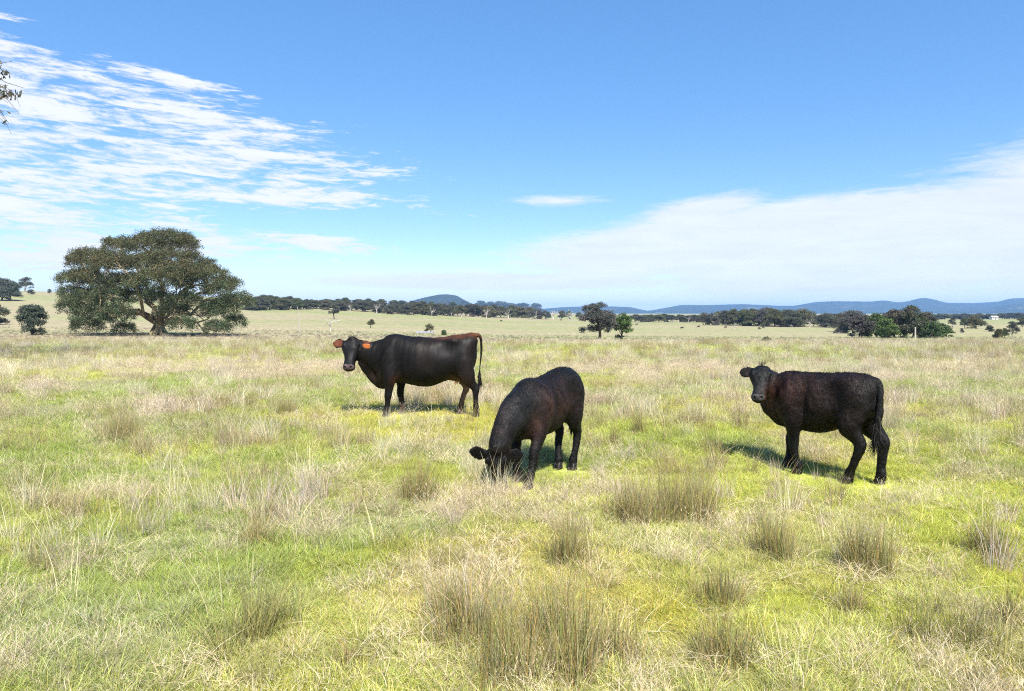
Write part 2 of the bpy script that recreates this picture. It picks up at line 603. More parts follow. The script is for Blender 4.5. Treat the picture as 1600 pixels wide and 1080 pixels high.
protos = bpy.data.collections.new('grass_blades')
pid = {}
cnt = 0


def proto(kind, parts):
    global cnt
    Vs, Fs, Cs = [], [], []
    o = 0
    for V, F, c in parts:
        Vs.append(V); Fs.append(F + o); Cs.append(c); o += len(V)
    me = mesh_np('grass_sprig', np.vstack(Vs), np.vstack(Fs), GRASSM, False, np.vstack(Cs))
    ob = bpy.data.objects.new('a%03d_grass_sprig' % cnt, me)
    protos.objects.link(ob)
    pid.setdefault(kind, []).append(cnt)
    cnt += 1


ONE = (1, 1, 1)
for k in range(6):      # short grazed turf
    n = 85
    b, a = scatter_disc(n, 0.085)
    H = RNG.uniform(0.025, 0.075, n)
    cols = tinted(n, ONE, 0.28, 0.10)
    dead = RNG.random(n) < 0.11
    cols[dead] = np.array([1.35, 1.1, 2.2]) * RNG.uniform(0.8, 1.2, (dead.sum(), 1))
    p1 = blades(b, a + RNG.normal(0, 1.2, n), H, RNG.uniform(0.2, 1.5, n), RNG.normal(0, 1, n), RNG.uniform(0.003, 0.006, n), cols, 2, 0.25)
    proto('turf', [p1])
for k in range(5):      # longer green tuft
    n = 70
    b, a = scatter_disc(n, 0.07)
    H = RNG.uniform(0.07, 0.17, n)
    cols = tinted(n, ONE, 0.25, 0.10)
    dead = RNG.random(n) < 0.25
    cols[dead] = np.array([1.4, 1.1, 2.4]) * RNG.uniform(0.75, 1.2, (dead.sum(), 1))
    proto('long', [blades(b, a + RNG.normal(0, 0.8, n), H, RNG.uniform(0.1, 0.9, n), RNG.normal(0, 1, n), RNG.uniform(0.003, 0.0055, n), cols, 3, 0.25)])
for k in range(7):      # wispy dead seed heads, tangled
    n = 60
    b, a = scatter_disc(n, 0.10)
    H = RNG.uniform(0.10, 0.30, n)
    cols = tinted(n, ONE, 0.30, 0.05)
    p1 = blades(b, a + RNG.normal(0, 1.0, n), H, RNG.uniform(0.1, 1.1, n), RNG.normal(0, 2.0, n), RNG.uniform(0.0020, 0.0042, n), cols, 4, 0.3)
    # fluffy heads: short tiny fibres near the tips
    m = 120
    q, aa = scatter_disc(m, 0.17)
    q[:, 2] = RNG.uniform(0.08, 0.24, m)
    cols2 = tinted(m, (1.08, 1.03, 1.03), 0.25, 0.04)
    p2 = blades(q, aa + RNG.normal(0, 2, m), RNG.uniform(0.012, 0.05, m), RNG.uniform(0.3, 2.0, m), RNG.normal(0, 2, m), RNG.uniform(0.0015, 0.0035, m), cols2, 2)
    proto('wisp', [p1, p2])
for k in range(6):      # brownish upright tuft
    n = 75
    b, a = scatter_disc(n, 0.075)
    H = RNG.uniform(0.14, 0.42, n)
    cols = tinted(n, ONE, 0.45, 0.08)
    proto('tuft', [blades(b, a + RNG.normal(0, .8, n), H, np.abs(RNG.normal(0, .35, n)), RNG.normal(0, 1.2, n), RNG.uniform(0.0022, 0.0045, n), cols, 4, 0.1)])
for k in range(4):      # single tall pale stalks
    n = 5
    b, a = scatter_disc(n, 0.12)
    H = RNG.uniform(0.30, 0.55, n)
    p1 = blades(b, a, H, RNG.uniform(0.02, 0.45, n), RNG.normal(0, 1, n), np.full(n, 0.0042), tinted(n, (1.1, 1.08, 1.0), 0.1, 0.03), 4)
    proto('stalk', [p1])
for k in range(4):      # fallen straw lying on the sward
    n = 26
    b, a = scatter_disc(n, 0.12)
    b[:, 2] = RNG.uniform(0.01, 0.06, n)
    p1 = blades(b, RNG.uniform(0, 6.3, n), np.full(n, 0.05), RNG.uniform(1.0, 4.5, n), RNG.normal(0, 1.5, n), RNG.uniform(0.0025, 0.0045, n), tinted(n, (1.1, 1.05, 1.0), 0.2, 0.04), 3, 0.6)
    proto('litter', [p1])
for k in range(4):      # low broad leaves of clover and weeds
    n = 34
    b, a = scatter_disc(n, 0.09)
    p1 = blades(b, RNG.uniform(0, 6.3, n), RNG.uniform(0.015, 0.04, n), RNG.uniform(0.6, 1.8, n), RNG.normal(0, 0.6, n), RNG.uniform(0.010, 0.018, n), tinted(n, (0.75, 0.95, 0.8), 0.25, 0.05), 2, 0.4)
    proto('weed', [p1])

PTS, ROT, SCL, KND, COL = [], [], [], [], []
# ground trodden short where the animals stand
FEET = [(-2.12, 11.8), (-1.9, 12.1), (-.6, 11.8), (-.9, 12.1), (.17, 6.92), (.05, 7.24), (.68, 7.8), (.5, 7.9), (3.1, 7.58), (3.14, 7.93), (3.44, 7.14), (3.74, 7.1)]


def sow(kind, x, y, sc, col, sink=0.0):
    n = len(x)
    if n == 0: return
    for fx, fy in FEET:
        sc = sc * (1 - .62 * np.exp(-(((x - fx) / .30) ** 2 + ((y - fy + .12) / .35) ** 2)))
    PTS.append(np.stack([x, y, ground(x, y) - sink], 1))
    ROT.append(np.stack([RNG.normal(0, 0.10, n), RNG.normal(0, 0.10, n), RNG.uniform(0, 6.283, n)], 1))
    SCL.append(sc)
    KND.append(np.array(pid[kind])[RNG.integers(0, len(pid[kind]), n)])
    COL.append(col)


def field(n, d0, d1, p=1.0, wide=0.84, u0=-99, u1=99):
    """random points in the visible wedge between d0 and d1; p=1 gives even density, lower puts more near"""
    t = RNG.random(n)
    d = (d0 ** (2 * p) + t * (d1 ** (2 * p) - d0 ** (2 * p))) ** (1 / (2 * p))
    x = RNG.uniform(-1, 1, n) * (wide * d + 0.5)
    return x, d


# (cattle stand here; keep tall things off their bodies)
COWS_AT = [(-1.60, 11.8), (0.37, 7.5), (3.19, 7.48)]

# turf carpet: scale grows with distance so that the cover stays closed
for (n, d0, d1, sc) in ((30000, 2.3, 6, 0.85), (42000, 6, 14, 1.25), (34000, 14, 30, 2.3), (20000, 30, 60, 3.6)):
    x, y = field(n, d0, d1, 0.85)
    c = turf_colour(x, y)
    s, g, m = patches(x, y)
    jit = RNG.normal(1, 0.10, (n, 1))
    sow('turf', x, y, sc * RNG.uniform(0.75, 1.3, n) * (1 - 0.35 * sstep(y, 30, 60)), c * jit)
# longer green tufts where the green map is high
for (n, d0, d1, sc) in ((9000, 2.4, 8, 0.9), (15000, 8, 20, 1.25), (12000, 20, 48, 1.7), (9000, 48, 140, 1.8)):
    x, y = field(n, d0, d1, 0.9)
    s, g, m = patches(x, y)
    k = RNG.random(n) < (0.22 + 0.55 * g + 0.35 * fbm(x, y, 1.3, 2, 9)) * (1 - 0.5 * m)
    x, y = x[k], y[k]
    sow('long', x, y, sc * RNG.uniform(0.6, 1.25, len(x)), turf_colour(x, y) * RNG.normal(0.92, 0.1, (len(x), 1)))
# pale wisps
for (n, d0, d1, sc, kk) in ((16000, 2.5, 8, 0.85, 1.0), (36000, 8, 22, 1.0, 1.15), (22000, 22, 62, 1.35, 0.8), (12000, 62, 160, 1.5, 0.6)):
    x, y = field(n, d0, d1, 0.9)
    s, g, m = patches(x, y)
    cl = fbm(x, y, 1.1, 3, 555, 0.6)
    k = RNG.random(n) < kk * (0.02 + 0.36 * s * sstep(cl, 0.42, 0.66) + 0.20 * sstep(cl, 0.60, 0.74)) * (0.52 + .48 * sstep(y, 5, 12))
    x, y, cl = x[k], y[k], cl[k]
    pink = fbm(x, y, 0.8, 2, 66)[:, None]
    base = np.array([0.66, 0.60, 0.38]) * (1 - pink) + np.array([0.60, 0.49, 0.38]) * pink
    dk = (RNG.random((len(x), 1)) < .22) * (y < 30)[:, None]
    base = base * (1 - dk) + np.array([0.40, 0.32, 0.24]) * dk
    base = base * (1 + .12 * sstep(y, 35, 60))[:, None]
    sow('wisp', x, y, sc * RNG.uniform(0.55, 1.15, len(x)) * (0.6 + 0.7 * cl) * (1 + .25 * sstep(y, 7, 12) * sstep(y, 34, 24)), base * RNG.normal(1, 0.12, (len(x), 1)))
x, y = field(4200, 3, 34, 0.9)
cl = fbm(x, y, 0.35, 2, 515)
k = RNG.random(len(x)) < 0.15 + 1.2 * sstep(cl, 0.5, 0.68)
x, y = x[k], y[k]
sow('stalk', x, y, RNG.uniform(0.6, 1.15, len(x)), np.array([[0.62, 0.56, 0.36]]) * RNG.normal(1, 0.1, (len(x), 1)))
# readable clumps of old grass: a few dozen stems' worth of sprigs round each centre
cxx, cyy = field(780, 3.2, 44, 1.0)
for q in range(780):
    m = int(RNG.integers(5, 15)); rr_ = RNG.uniform(.08, .26) * (1 + cyy[q] / 40)
    if any((cxx[q] - a_) ** 2 + (cyy[q] - b_) ** 2 < .5 for a_, b_ in COWS_AT[:2]) or (2.6 < cxx[q] < 4 and 6.4 < cyy[q] < 8): continue
    tone = [(0.36, 0.29, 0.14), (0.45, 0.38, 0.20), (0.56, 0.47, 0.36), (0.60, 0.54, 0.36), (0.33, 0.30, 0.12)][int(RNG.integers(0, 5))]
    gx_ = cxx[q] + RNG.normal(0, rr_ * 1.25, m); gy_ = cyy[q] + RNG.normal(0, rr_, m)
    sow('tuft', gx_, gy_, RNG.uniform(.55, 1.15, m) * (1 + cyy[q] / 80) * RNG.uniform(.7, 1.15), np.array([tone]) * RNG.normal(1, .14, (m, 1)))
# stalks round the grazing muzzle
gx_ = RNG.uniform(-.50, .10, 34); gy_ = RNG.uniform(6.28, 6.52, 34)
P0 = PTS
sow('tuft', gx_, gy_, RNG.uniform(.4, .75, 34), np.array([[0.50, 0.42, 0.27]]) * RNG.normal(1, .15, (34, 1)))
sow('stalk', gx_[:14], gy_[:14], RNG.uniform(.5, .8, 14), np.array([[0.62, 0.55, 0.40]]) * RNG.normal(1, .1, (14, 1)))
x, y = field(6500, 4, 46, 0.85)
cl = fbm(x, y, 0.42, 4, 818, 0.6)
k = RNG.random(len(x)) < 0.08 + 0.9 * sstep(cl, 0.47, 0.62)
x, y, cl = x[k], y[k], cl[k]
tn = RNG.random((len(x), 1))
sow('tuft', x, y, RNG.uniform(0.5, 1.15, len(x)) * (1 + y / 70), np.where(tn < .33, np.array([[0.60, 0.53, 0.36]]), np.where(tn < .78, np.array([[0.36, 0.29, 0.15]]), np.array([[0.58, 0.47, 0.39]]))) * RNG.normal(1, 0.12, (len(x), 1)))
x, y = field(4500, 2.3, 13, 0.8)
k = RNG.random(len(x)) < 0.15 + 0.85 * sstep(fbm(x, y, 0.9, 3, 717), 0.45, 0.65)
x, y = x[k], y[k]
sow('litter', x, y, RNG.uniform(0.7, 1.4, len(x)), np.array([[0.60, 0.53, 0.37]]) * RNG.normal(1, 0.12, (len(x), 1)))
x, y = field(6000, 2.3, 10, 0.8)
k = RNG.random(len(x)) < sstep(fbm(x, y, 1.2, 3, 919), 0.5, 0.7)
x, y = x[k], y[k]
sow('weed', x, y, RNG.uniform(0.6, 1.3, len(x)), np.array([[0.16, 0.27, 0.07]]) * RNG.normal(1, 0.15, (len(x), 1)))

P_ = np.vstack(PTS); R_ = np.vstack(ROT); S_ = np.concatenate(SCL); K_ = np.concatenate(KND); L_ = np.vstack(COL)
pm = bpy.data.meshes.new('pasture_grass')
pm.vertices.add(len(P_)); pm.vertices.foreach_set('co', P_.astype(np.float32).ravel())
a = pm.attributes.new('turn', 'FLOAT_VECTOR', 'POINT'); a.data.foreach_set('vector', R_.astype(np.float32).ravel())
a = pm.attributes.new('size', 'FLOAT', 'POINT'); a.data.foreach_set('value', S_.astype(np.float32))
a = pm.attributes.new('sort', 'INT', 'POINT'); a.data.foreach_set('value', K_.astype(np.int32))
a = pm.attributes.new('species', 'FLOAT_COLOR', 'POINT')
c4 = np.ones((len(P_), 4), np.float32); c4[:, :3] = np.clip(L_, 0.01, 0.9); a.data.foreach_set('color', c4.ravel())
grass = obj('pasture_grass', pm)
tag(grass, 'short green turf with pale dead seed heads all over the paddock', 'grass', kind='stuff')
pm.materials.append(GRASSM)
ng = bpy.data.node_groups.new('sow_grass', 'GeometryNodeTree')
ng.interface.new_socket('Geometry', in_out='INPUT', socket_type='NodeSocketGeometry')
ng.interface.new_socket('Geometry', in_out='OUTPUT', socket_type='NodeSocketGeometry')
gi = ng.nodes.new('NodeGroupInput'); go = ng.nodes.new('NodeGroupOutput')
ci = ng.nodes.new('GeometryNodeCollectionInfo')
ci.inputs['Collection'].default_value = protos
ci.inputs['Separate Children'].default_value = True
ci.inputs['Reset Children'].default_value = True
ip = ng.nodes.new('GeometryNodeInstanceOnPoints')
ip.inputs['Pick Instance'].default_value = True


def nattr(nm, t):
    q = ng.nodes.new('GeometryNodeInputNamedAttribute'); q.data_type = t
    q.inputs['Name'].default_value = nm
    return [o for o in q.outputs if o.enabled and o.name == 'Attribute'][0]


ng.links.new(gi.outputs[0], ip.inputs['Points'])
ng.links.new(ci.outputs[0], ip.inputs['Instance'])
ng.links.new(nattr('sort', 'INT'), ip.inputs['Instance Index'])
er = ng.nodes.new('FunctionNodeEulerToRotation')
ng.links.new(nattr('turn', 'FLOAT_VECTOR'), er.inputs[0])
ng.links.new(er.outputs[0], ip.inputs['Rotation'])
ng.links.new(nattr('size', 'FLOAT'), ip.inputs['Scale'])
ng.links.new(ip.outputs[0], go.inputs[0])
md = grass.modifiers.new('sow', 'NODES'); md.node_group = ng

# ------------------------------------------------------------------ rush tussocks, each a plant of its own
def rush_mesh(n, rad_, h, seed, spread=0.35, dead=0.3):
    global RNG
    keep = RNG; RNG = np.random.default_rng(seed)
    b, a = scatter_disc(n, rad_, 0.6)
    cx_ = RNG.normal(0, rad_ * .45, (7, 2)); pk = RNG.integers(0, 7, n); mm = RNG.random(n) < .6
    b[mm, :2] = cx_[pk[mm]] + b[mm, :2] * .45
    b[:, 0] *= RNG.uniform(0.8, 1.4); b[:, 2] -= 0.02
    a = np.arctan2(b[:, 1], b[:, 0])
    a[mm] = np.arctan2((b[mm, 1] - cx_[pk[mm], 1]), (b[mm, 0] - cx_[pk[mm], 0]))
    rr = np.hypot(b[:, 0], b[:, 1]) / rad_
    hk = RNG.uniform(.6, 1.15, 7)
    H = h * RNG.uniform(0.35, 1.12, n) * (1 - 0.22 * rr) * np.where(mm, hk[pk], .85)
    col = tinted(n, (0.29, 0.23, 0.09), 0.62, 0.14)
    dd = RNG.random(n) < dead
    col[dd] = np.array([0.43, 0.35, 0.20]) * RNG.uniform(0.6, 1.15, (dd.sum(), 1))
    gr = RNG.random(n) < 0.22
    col[gr] = np.array([0.27, 0.31, 0.09]) * RNG.uniform(0.7, 1.2, (gr.sum(), 1))
    p = [blades(b, a + RNG.normal(0, 1.0, n), H, np.abs(RNG.normal(0, 1, n)) * spread * (0.35 + 0.65 * rr), RNG.normal(0, 0.8, n), RNG.uniform(0.0024, 0.0044, n), col, 3)]
    m = int(n * 0.45)         # dead skirt at the foot
    b2, a2 = scatter_disc(m, rad_ * 1.25, 0.5)
    p.append(blades(b2, np.arctan2(b2[:, 1], b2[:, 0]) + RNG.normal(0, 0.9, m), RNG.uniform(0.05, 0.16, m), RNG.uniform(0.5, 2.2, m), RNG.normal(0, 1.5, m), RNG.uniform(0.002, 0.004, m),
                    np.array([0.50, 0.42, 0.31]) * RNG.uniform(0.4, 1.2, (m, 1)), 3, 0.4))
    # seed heads: small brown clusters below the tips
    RNG = keep
    Vs, Fs, Cs = [], [], []; o = 0
    for V, F_, c in p:
        Vs.append(V); Fs.append(F_ + o); Cs.append(c); o += len(V)
    return mesh_np('rush_stems', np.vstack(Vs), np.vstack(Fs), DRYM, False, np.vstack(Cs))


# (px, row of the foot, width px, height px, label)
RUSH = [
    (1215, 872, 105, 100, 'dense dark-footed rush tussock below the right hand steer, left of its equal'),
    (1366, 898, 125, 120, 'widest dense rush tussock right of centre, dark at its left foot'),
    (1550, 872, 90, 85, 'round rush tussock close to the right edge of the field'),
    (1130, 950, 130, 90, 'low spreading rush tussock in front of the dense dark-footed one'),
    (1140, 1040, 150, 110, 'ragged rush tussock with a dark brown left foot near the bottom'),
    (1068, 812, 150, 110, 'broad olive rush clump between the grazing calf and the right steer'),
    (985, 818, 110, 95, 'olive rush clump just right of and below the grazing calf'),
    (895, 885, 90, 120, 'tall thin rush clump straight below the grazing calf'),
    (700, 985, 95, 130, 'upright brown rush clump rising left of the biggest foreground mass'),
    (800, 1075, 190, 190, 'huge loose rush clump at the bottom centre, left half'),
    (905, 1070, 170, 190, 'huge loose rush clump at the bottom centre, right half'),
    (650, 790, 100, 95, 'soft rush clump left of the grazing head, near the paddock middle'),
    (400, 855, 80, 65, 'low brown rush clump at the left centre of the field'),
    (445, 650, 45, 42, 'small ochre rush tuft standing before the big tree'),
    (1000, 680, 34, 45, 'small ochre rush tuft right of the grazing calf rump'),
    (1070, 668, 44, 42, 'pair of thin rush tufts between the two right hand animals'),
    (180, 690, 110, 60, 'pale mixed rush clump in the left of the field'),
    (345, 640, 60, 36, 'thin pale rush clump in the left middle distance'),
    (740, 1010, 150, 150, 'loose brown rush clump joining the huge clump from the left'),
    (860, 1000, 150, 140, 'rush clump rising behind the middle of the huge foreground clump'),
    (975, 1040, 130, 130, 'rush clump closing the huge foreground clump on the right'),
    (1590, 985, 60, 110, 'dark thin rush clump cut by the right edge'),
    (1560, 1085, 110, 70, 'low dark rush clump in the bottom right corner'),
    (540, 1050, 80, 75, 'short brown rush clump at the bottom left of centre'),
    (1340, 960, 80, 60, 'greyish dead tussock in front of the widest rush tussock'),
    (770, 760, 70, 62, 'thin brown stems standing around the grazing muzzle'),
    (960, 700, 50, 40, 'low straw tuft behind the grazing calf on the right'),
]
for i, (px, row, wpx, hpx, lab) in enumerate(RUSH):
    p = place(px, row, 2.2, 60)
    k = p.y / FPX
    rad_ = wpx * k * 0.5 * 0.72
    n = int(np.clip(6200 * rad_ ** 1.2, 160, 2000) * (0.5 if row > 980 and 700 < px < 1000 else 1))
    me = rush_mesh(n, rad_ * 0.8, hpx * k * (1.25 if 'huge' in lab else 1.12), 900 + i, 0.33, 0.55 if 'dead' in lab or 'pale' in lab else 0.28)
    o = obj('rush_tussock', me, None, (p.x, p.y, p.z))
    tag(o, lab, 'rush tussock', 'rush tussocks in the paddock')
# smaller ones scattered through the middle distance
small = [rush_mesh(130, 0.12, 0.42, 70 + k, 0.4, 0.45) for k in range(6)]
made = 0
for t in range(4000):
    if made >= 230: break
    d = math.exp(random.uniform(math.log(5.5), math.log(42)))
    x = random.uniform(-0.78, 0.78) * d
    px, = (800 + FPX * x / d,)
    if fbm(np.array([x]), np.array([d]), 0.25, 3, 61)[0] < 0.47: continue
    if any((x - cx) ** 2 + (d - cy) ** 2 < 1.5 for cx, cy in COWS_AT): continue
    if d < 8 and abs(px - 1000) < 480: continue
    o = obj('rush_tussock', small[made % 6], None, (x, d, gz(x, d)))
    o.rotation_euler = (0, 0, random.uniform(0, 6.28)); s = random.uniform(0.55, 1.15) * (1 + d / 60)
    o.scale = (s * random.uniform(0.9, 1.5), s, s * random.uniform(0.7, 1.05))
    side = 'left of the cow' if px < 520 else 'between cow and grazing calf' if px < 740 else 'between grazing calf and steer' if px < 1160 else 'around and behind the steer' if px < 1400 else 'towards the right edge'
    deep = 'near small' if d < 9 else 'small' if d < 18 else 'far tiny'
    tag(o, deep + ' thin rush tuft in the grass ' + side, 'rush tussock', 'small rush tufts in the paddock')
    made += 1

# ------------------------------------------------------------------ cattle
def nrm(v):
    v = np.asarray(v, float); return v / np.linalg.norm(v)


def loft(secs, side=(0, 1, 0), n=26, e=2.0, sides=None, T=None):
    """secs: (x,y,z,a,b) a = half width along side, b = half size along the other axis. closed ends."""
    P = np.array([s[:3] for s in secs], float)
    T = np.gradient(P, axis=0) if T is None else np.repeat(np.array([T], float), len(P), 0)
    V = []
    th = np.linspace(0, 2 * math.pi, n, endpoint=False)
    ct = np.sign(np.cos(th)) * np.abs(np.cos(th)) ** (2 / e); st = np.sign(np.sin(th)) * np.abs(np.sin(th)) ** (2 / e)
    for k, s in enumerate(secs):
        t = nrm(T[k]); sv = np.array(side if sides is None else sides[k], float)
        sv = nrm(sv - t * sv.dot(t)); up = np.cross(t, sv)
        V.append(P[k] + ct[:, None] * sv * s[3] + st[:, None] * up * s[4])
    V = np.vstack(V + [P[:1], P[-1:]])
    m = len(secs); F = []
    for i in range(m - 1):
        for j in range(n):
            F.append((i * n + j, i * n + (j + 1) % n, (i + 1) * n + (j + 1) % n, (i + 1) * n + j))
    c0, c1 = m * n, m * n + 1
    tri = [(c0, (j + 1) % n, j) for j in range(n)] + [(c1, (m - 1) * n + j, (m - 1) * n + (j + 1) % n) for j in range(n)]
    return V, F, tri


def interp_secs(secs, k=4):
    """Catmull-Rom densify"""
    S_ = np.array(secs, float); out = []
    for i in range(len(S_) - 1):
        p0 = S_[max(i - 1, 0)]; p1 = S_[i]; p2 = S_[i + 1]; p3 = S_[min(i + 2, len(S_) - 1)]
        for j in range(k):
            t = j / k
            out.append(0.5 * ((2 * p1) + (-p0 + p2) * t + (2 * p0 - 5 * p1 + 4 * p2 - p3) * t * t + (-p0 + 3 * p1 - 3 * p2 + p3) * t ** 3))
    out.append(S_[-1])
    out = np.array(out); out[:, 3:] = np.maximum(out[:, 3:], 0.004)
    return [tuple(r) for r in out]


def blob(c, r, axis=(1, 0, 0), side=(0, 1, 0)):
    """ellipsoid: r = (along axis, along side, other)"""
    c = np.array(c, float); ax = nrm(axis)
    L = []
    for k in range(11):
        t = -math.cos(math.pi * (k + 0.3) / 10.6)
        q = math.sqrt(max(1 - t * t, 0.0004))
        p = c + ax * t * r[0]
        L.append((*p, r[1] * q, r[2] * q))
    return loft(L, side, 18)


def torso(secs):
    return loft(interp_secs([(x, 0, (t + b) / 2, w, (t - b) / 2) for x, t, b, w in secs], 4), n=36, e=2.25, T=(1, 0, 0))


HEADP = [  # t, half width, half depth, front profile (all in head lengths)
    (-0.05, .09, .07, -.07), (0.0, .15, .12, -.02), (.07, .195, .17, .015), (.16, .235, .21, .035), (.27, .26, .235, .035), (.36, .245, .235, .02), (.46, .205, .215, .0),
    (.58, .165, .185, -.015), (.70, .145, .16, -.025), (.80, .15, .15, -.02), (.88, .165, .14, -.022), (.95, .16, .115, -.045), (1.0, .12, .08, -.075), (1.02, .06, .035, -.11)]


def head(P, h, s, L, ear_l, ear_r, ew=1.0, fw=1.0):
    P = np.array(P, float); h = nrm(h); s = np.array(s, float); s = nrm(s - h * s.dot(h)); n = np.cross(h, s)
    parts = []
    secs = []
    for t, a, b, f in HEADP:
        c = P + h * t * L + n * (f - b) * L
        secs.append((*c, a * L * fw, b * L))
    parts.append(loft(interp_secs(secs, 3), s, 30, 2.35))
    for q in (1, -1):
        # brow, cheek, nostril wings
        parts.append(blob(P + h * .235 * L + s * q * .205 * L + n * -.02 * L, (.075 * L, .05 * L, .05 * L), h, s))
        parts.append(blob(P + h * .40 * L + s * q * .15 * L + n * -.27 * L, (.20 * L, .08 * L, .14 * L), h, s))
        parts.append(blob(P + h * .90 * L + s * q * .095 * L + n * -.06 * L, (.075 * L, .065 * L, .055 * L), h, s))
    parts.append(blob(P + h * .93 * L + n * -.24 * L, (.085 * L, .11 * L, .05 * L), h, s))
    for q, (out, up, back, ln, roll) in ((1, ear_l), (-1, ear_r)):
        b0 = P + h * .11 * L + s * q * .17 * L + n * -.13 * L
        d = nrm(s * q * out - h * up - n * back)
        w = nrm(h + n * roll)
        es = []
        for t, ww in ((0, .055), (.12, .075), (.3, .115), (.5, .145), (.7, .135), (.86, .09), (.96, .05), (1.0, .02)):
            c = b0 + d * t * ln * L + h * 0.03 * L * math.sin(t * 3.14)
            es.append((*c, ww * L * ew, (.055 - .033 * min(t * 2, 1)) * L))
        parts.append(loft(interp_secs(es, 2), w, 16))
    return parts, dict(P=P, h=h, s=s, n=n, L=L, ears=(ear_l, ear_r))


def leg(pts, side=(0, 1, 0), k=1.0):
    pts = [(x, y, z, a * (1 + (k - 1) * (z < .7)), b * (1 + (k - 1) * (z < .7))) for x, y, z, a, b in pts]
    return loft(interp_secs(pts, 3), side, 20)


def fuse(name, parts, voxel, smooth_it=5):
    V = []; F = []; o = 0
    for v, f, t in parts:
        V.append(v); F += [tuple(i + o for i in q) for q in f] + [tuple(i + o for i in q) for q in t]; o += len(v)
    me = bpy.data.meshes.new(name); me.from_pydata(np.vstack(V).tolist(), [], F); me.update()
    bm = bmesh.new(); bm.from_mesh(me); bmesh.ops.recalc_face_normals(bm, faces=bm.faces[:]); bm.to_mesh(me); bm.free()
    o = bpy.data.objects.new(name, me); C.objects.link(o)
    m = o.modifiers.new('r', 'REMESH'); m.mode = 'VOXEL'; m.voxel_size = voxel; m.use_smooth_shade = True
    m = o.modifiers.new('s', 'SMOOTH'); m.factor = 0.5; m.iterations = smooth_it
    dg = bpy.context.evaluated_depsgraph_get()
    me2 = bpy.data.meshes.new_from_object(o.evaluated_get(dg))
    bpy.data.objects.remove(o); bpy.data.meshes.remove(me)
    me2.name = name
    for p in me2.polygons: p.use_smooth = True
    return me2


def vn(me):
    n = len(me.vertices)
    co = np.empty(n * 3, np.float32); me.vertices.foreach_get('co', co)
    no = np.empty(n * 3, np.float32); me.vertices.foreach_get('normal', no)
    return co.reshape(-1, 3).astype(float), no.reshape(-1, 3).astype(float)


def relax(me, co, w, it):
    """Laplacian smoothing weighted per vertex"""
    ne = len(me.edges); e = np.empty(ne * 2, np.int32); me.edges.foreach_get('vertices', e); e = e.reshape(-1, 2)
    deg = np.bincount(e.ravel(), minlength=len(co)).astype(float)
    for k in range(it):
        acc = np.stack([np.bincount(e[:, 0], co[e[:, 1], a], len(co)) + np.bincount(e[:, 1], co[e[:, 0], a], len(co)) for a in range(3)], 1)
        co = co + (acc / deg[:, None] - co) * (w * 0.6)[:, None]
    return co


def gauss(co, c, r):
    d = (co - np.array(c)) / np.array(r)
    return np.exp(-(d ** 2).sum(1))


def n3(co, sc, s=0, oct=3):
    return (fbm(co[:, 0] + co[:, 2] * 0.37, co[:, 2] + co[:, 1] * 0.61, sc, oct, s) + fbm(co[:, 1] + co[:, 2] * 0.2, co[:, 0] - co[:, 1] * 0.3, sc, oct, s + 5)) * 0.5


def hide_mat(name, wool, rough, spec):
    def build(nt):
        a = nd(nt, 'ShaderNodeAttribute', attribute_name='tint')
        w = nd(nt, 'ShaderNodeAttribute', attribute_name='wet')
        tcn = nd(nt, 'ShaderNodeTexCoord')
        mp = nd(nt, 'ShaderNodeMapping'); nt.links.new(tcn.outputs['Object'], mp.inputs[0])
        mp.inputs['Scale'].default_value = (0.8, 0.8, 0.35)
        n1 = noise(nt, mp.outputs[0], 14, 4, 0.6, 1.2 if wool else 0.3)
        n2 = noise(nt, mp.outputs[0], 60 if wool else 190, 4, 0.7, 2.0 if wool else 0.2)
        n3_ = noise(nt, tcn.outputs['Object'], 5, 3, 0.5)
        v = mth(nt, 'ADD', 0.6, mth(nt, 'MULTIPLY', n2, 0.8))
        c = mixc(nt, 1.0, a.outputs['Color'], comb(nt, v, v, v), 'MULTIPLY')
        h = mth(nt, 'ADD', mth(nt, 'MULTIPLY', n1, 0.5), mth(nt, 'MULTIPLY', n2, 0.45))
        r = mth(nt, 'ADD', rough - 0.10, mth(nt, 'MULTIPLY', n3_, 0.22))
        r = mth(nt, 'SUBTRACT', r, mth(nt, 'MULTIPLY', w.outputs['Fac'], 0.15))
        return principled(nt, c, r, spec, bump(nt, h, 0.9 if wool else 0.25, 0.02 if wool else 0.006), **{'Sheen Weight': 0.0, 'Sheen Roughness': 0.45})
    return mat(name, build)


HIDE_SLEEK = hide_mat('sleek_hide', False, 0.54, 0.13)
HIDE_WOOL = hide_mat('woolly_hide', True, 0.45, 0.20)
EYEM = mat('wet_eye', lambda nt: principled(nt, (0.006, 0.004, 0.003, 1), 0.08, 0.5))
HOOFM = mat('hoof_horn', lambda nt: principled(nt, (0.012, 0.010, 0.009, 1), 0.5, 0.3))
TAGM = mat('ear_tag_plastic', lambda nt: principled(nt, (0.30, 0.085, 0.02, 1), 0.4, 0.4))
TEATM = mat('teat_skin', lambda nt: principled(nt, (0.42, 0.20, 0.10, 1), 0.5, 0.4))


def hairm(nt):
    a = nd(nt, 'ShaderNodeAttribute', attribute_name='tint')
    return principled(nt, a.outputs['Color'], 0.5, 0.10)


HAIRM = mat('coat_hair', hairm)


def sphere_np(c, r, nu=14, nv=9):
    th = np.linspace(0, 2 * math.pi, nu, endpoint=False); ph = np.linspace(0, math.pi, nv)
    V = np.array([[c[0] + r[0] * math.sin(p) * math.cos(t), c[1] + r[1] * math.sin(p) * math.sin(t), c[2] + r[2] * math.cos(p)] for p in ph for t in th])
    F = [(i * nu + j, (i + 1) * nu + j, (i + 1) * nu + (j + 1) % nu, i * nu + (j + 1) % nu) for i in range(nv - 1) for j in range(nu)]
    return V, np.array(F)


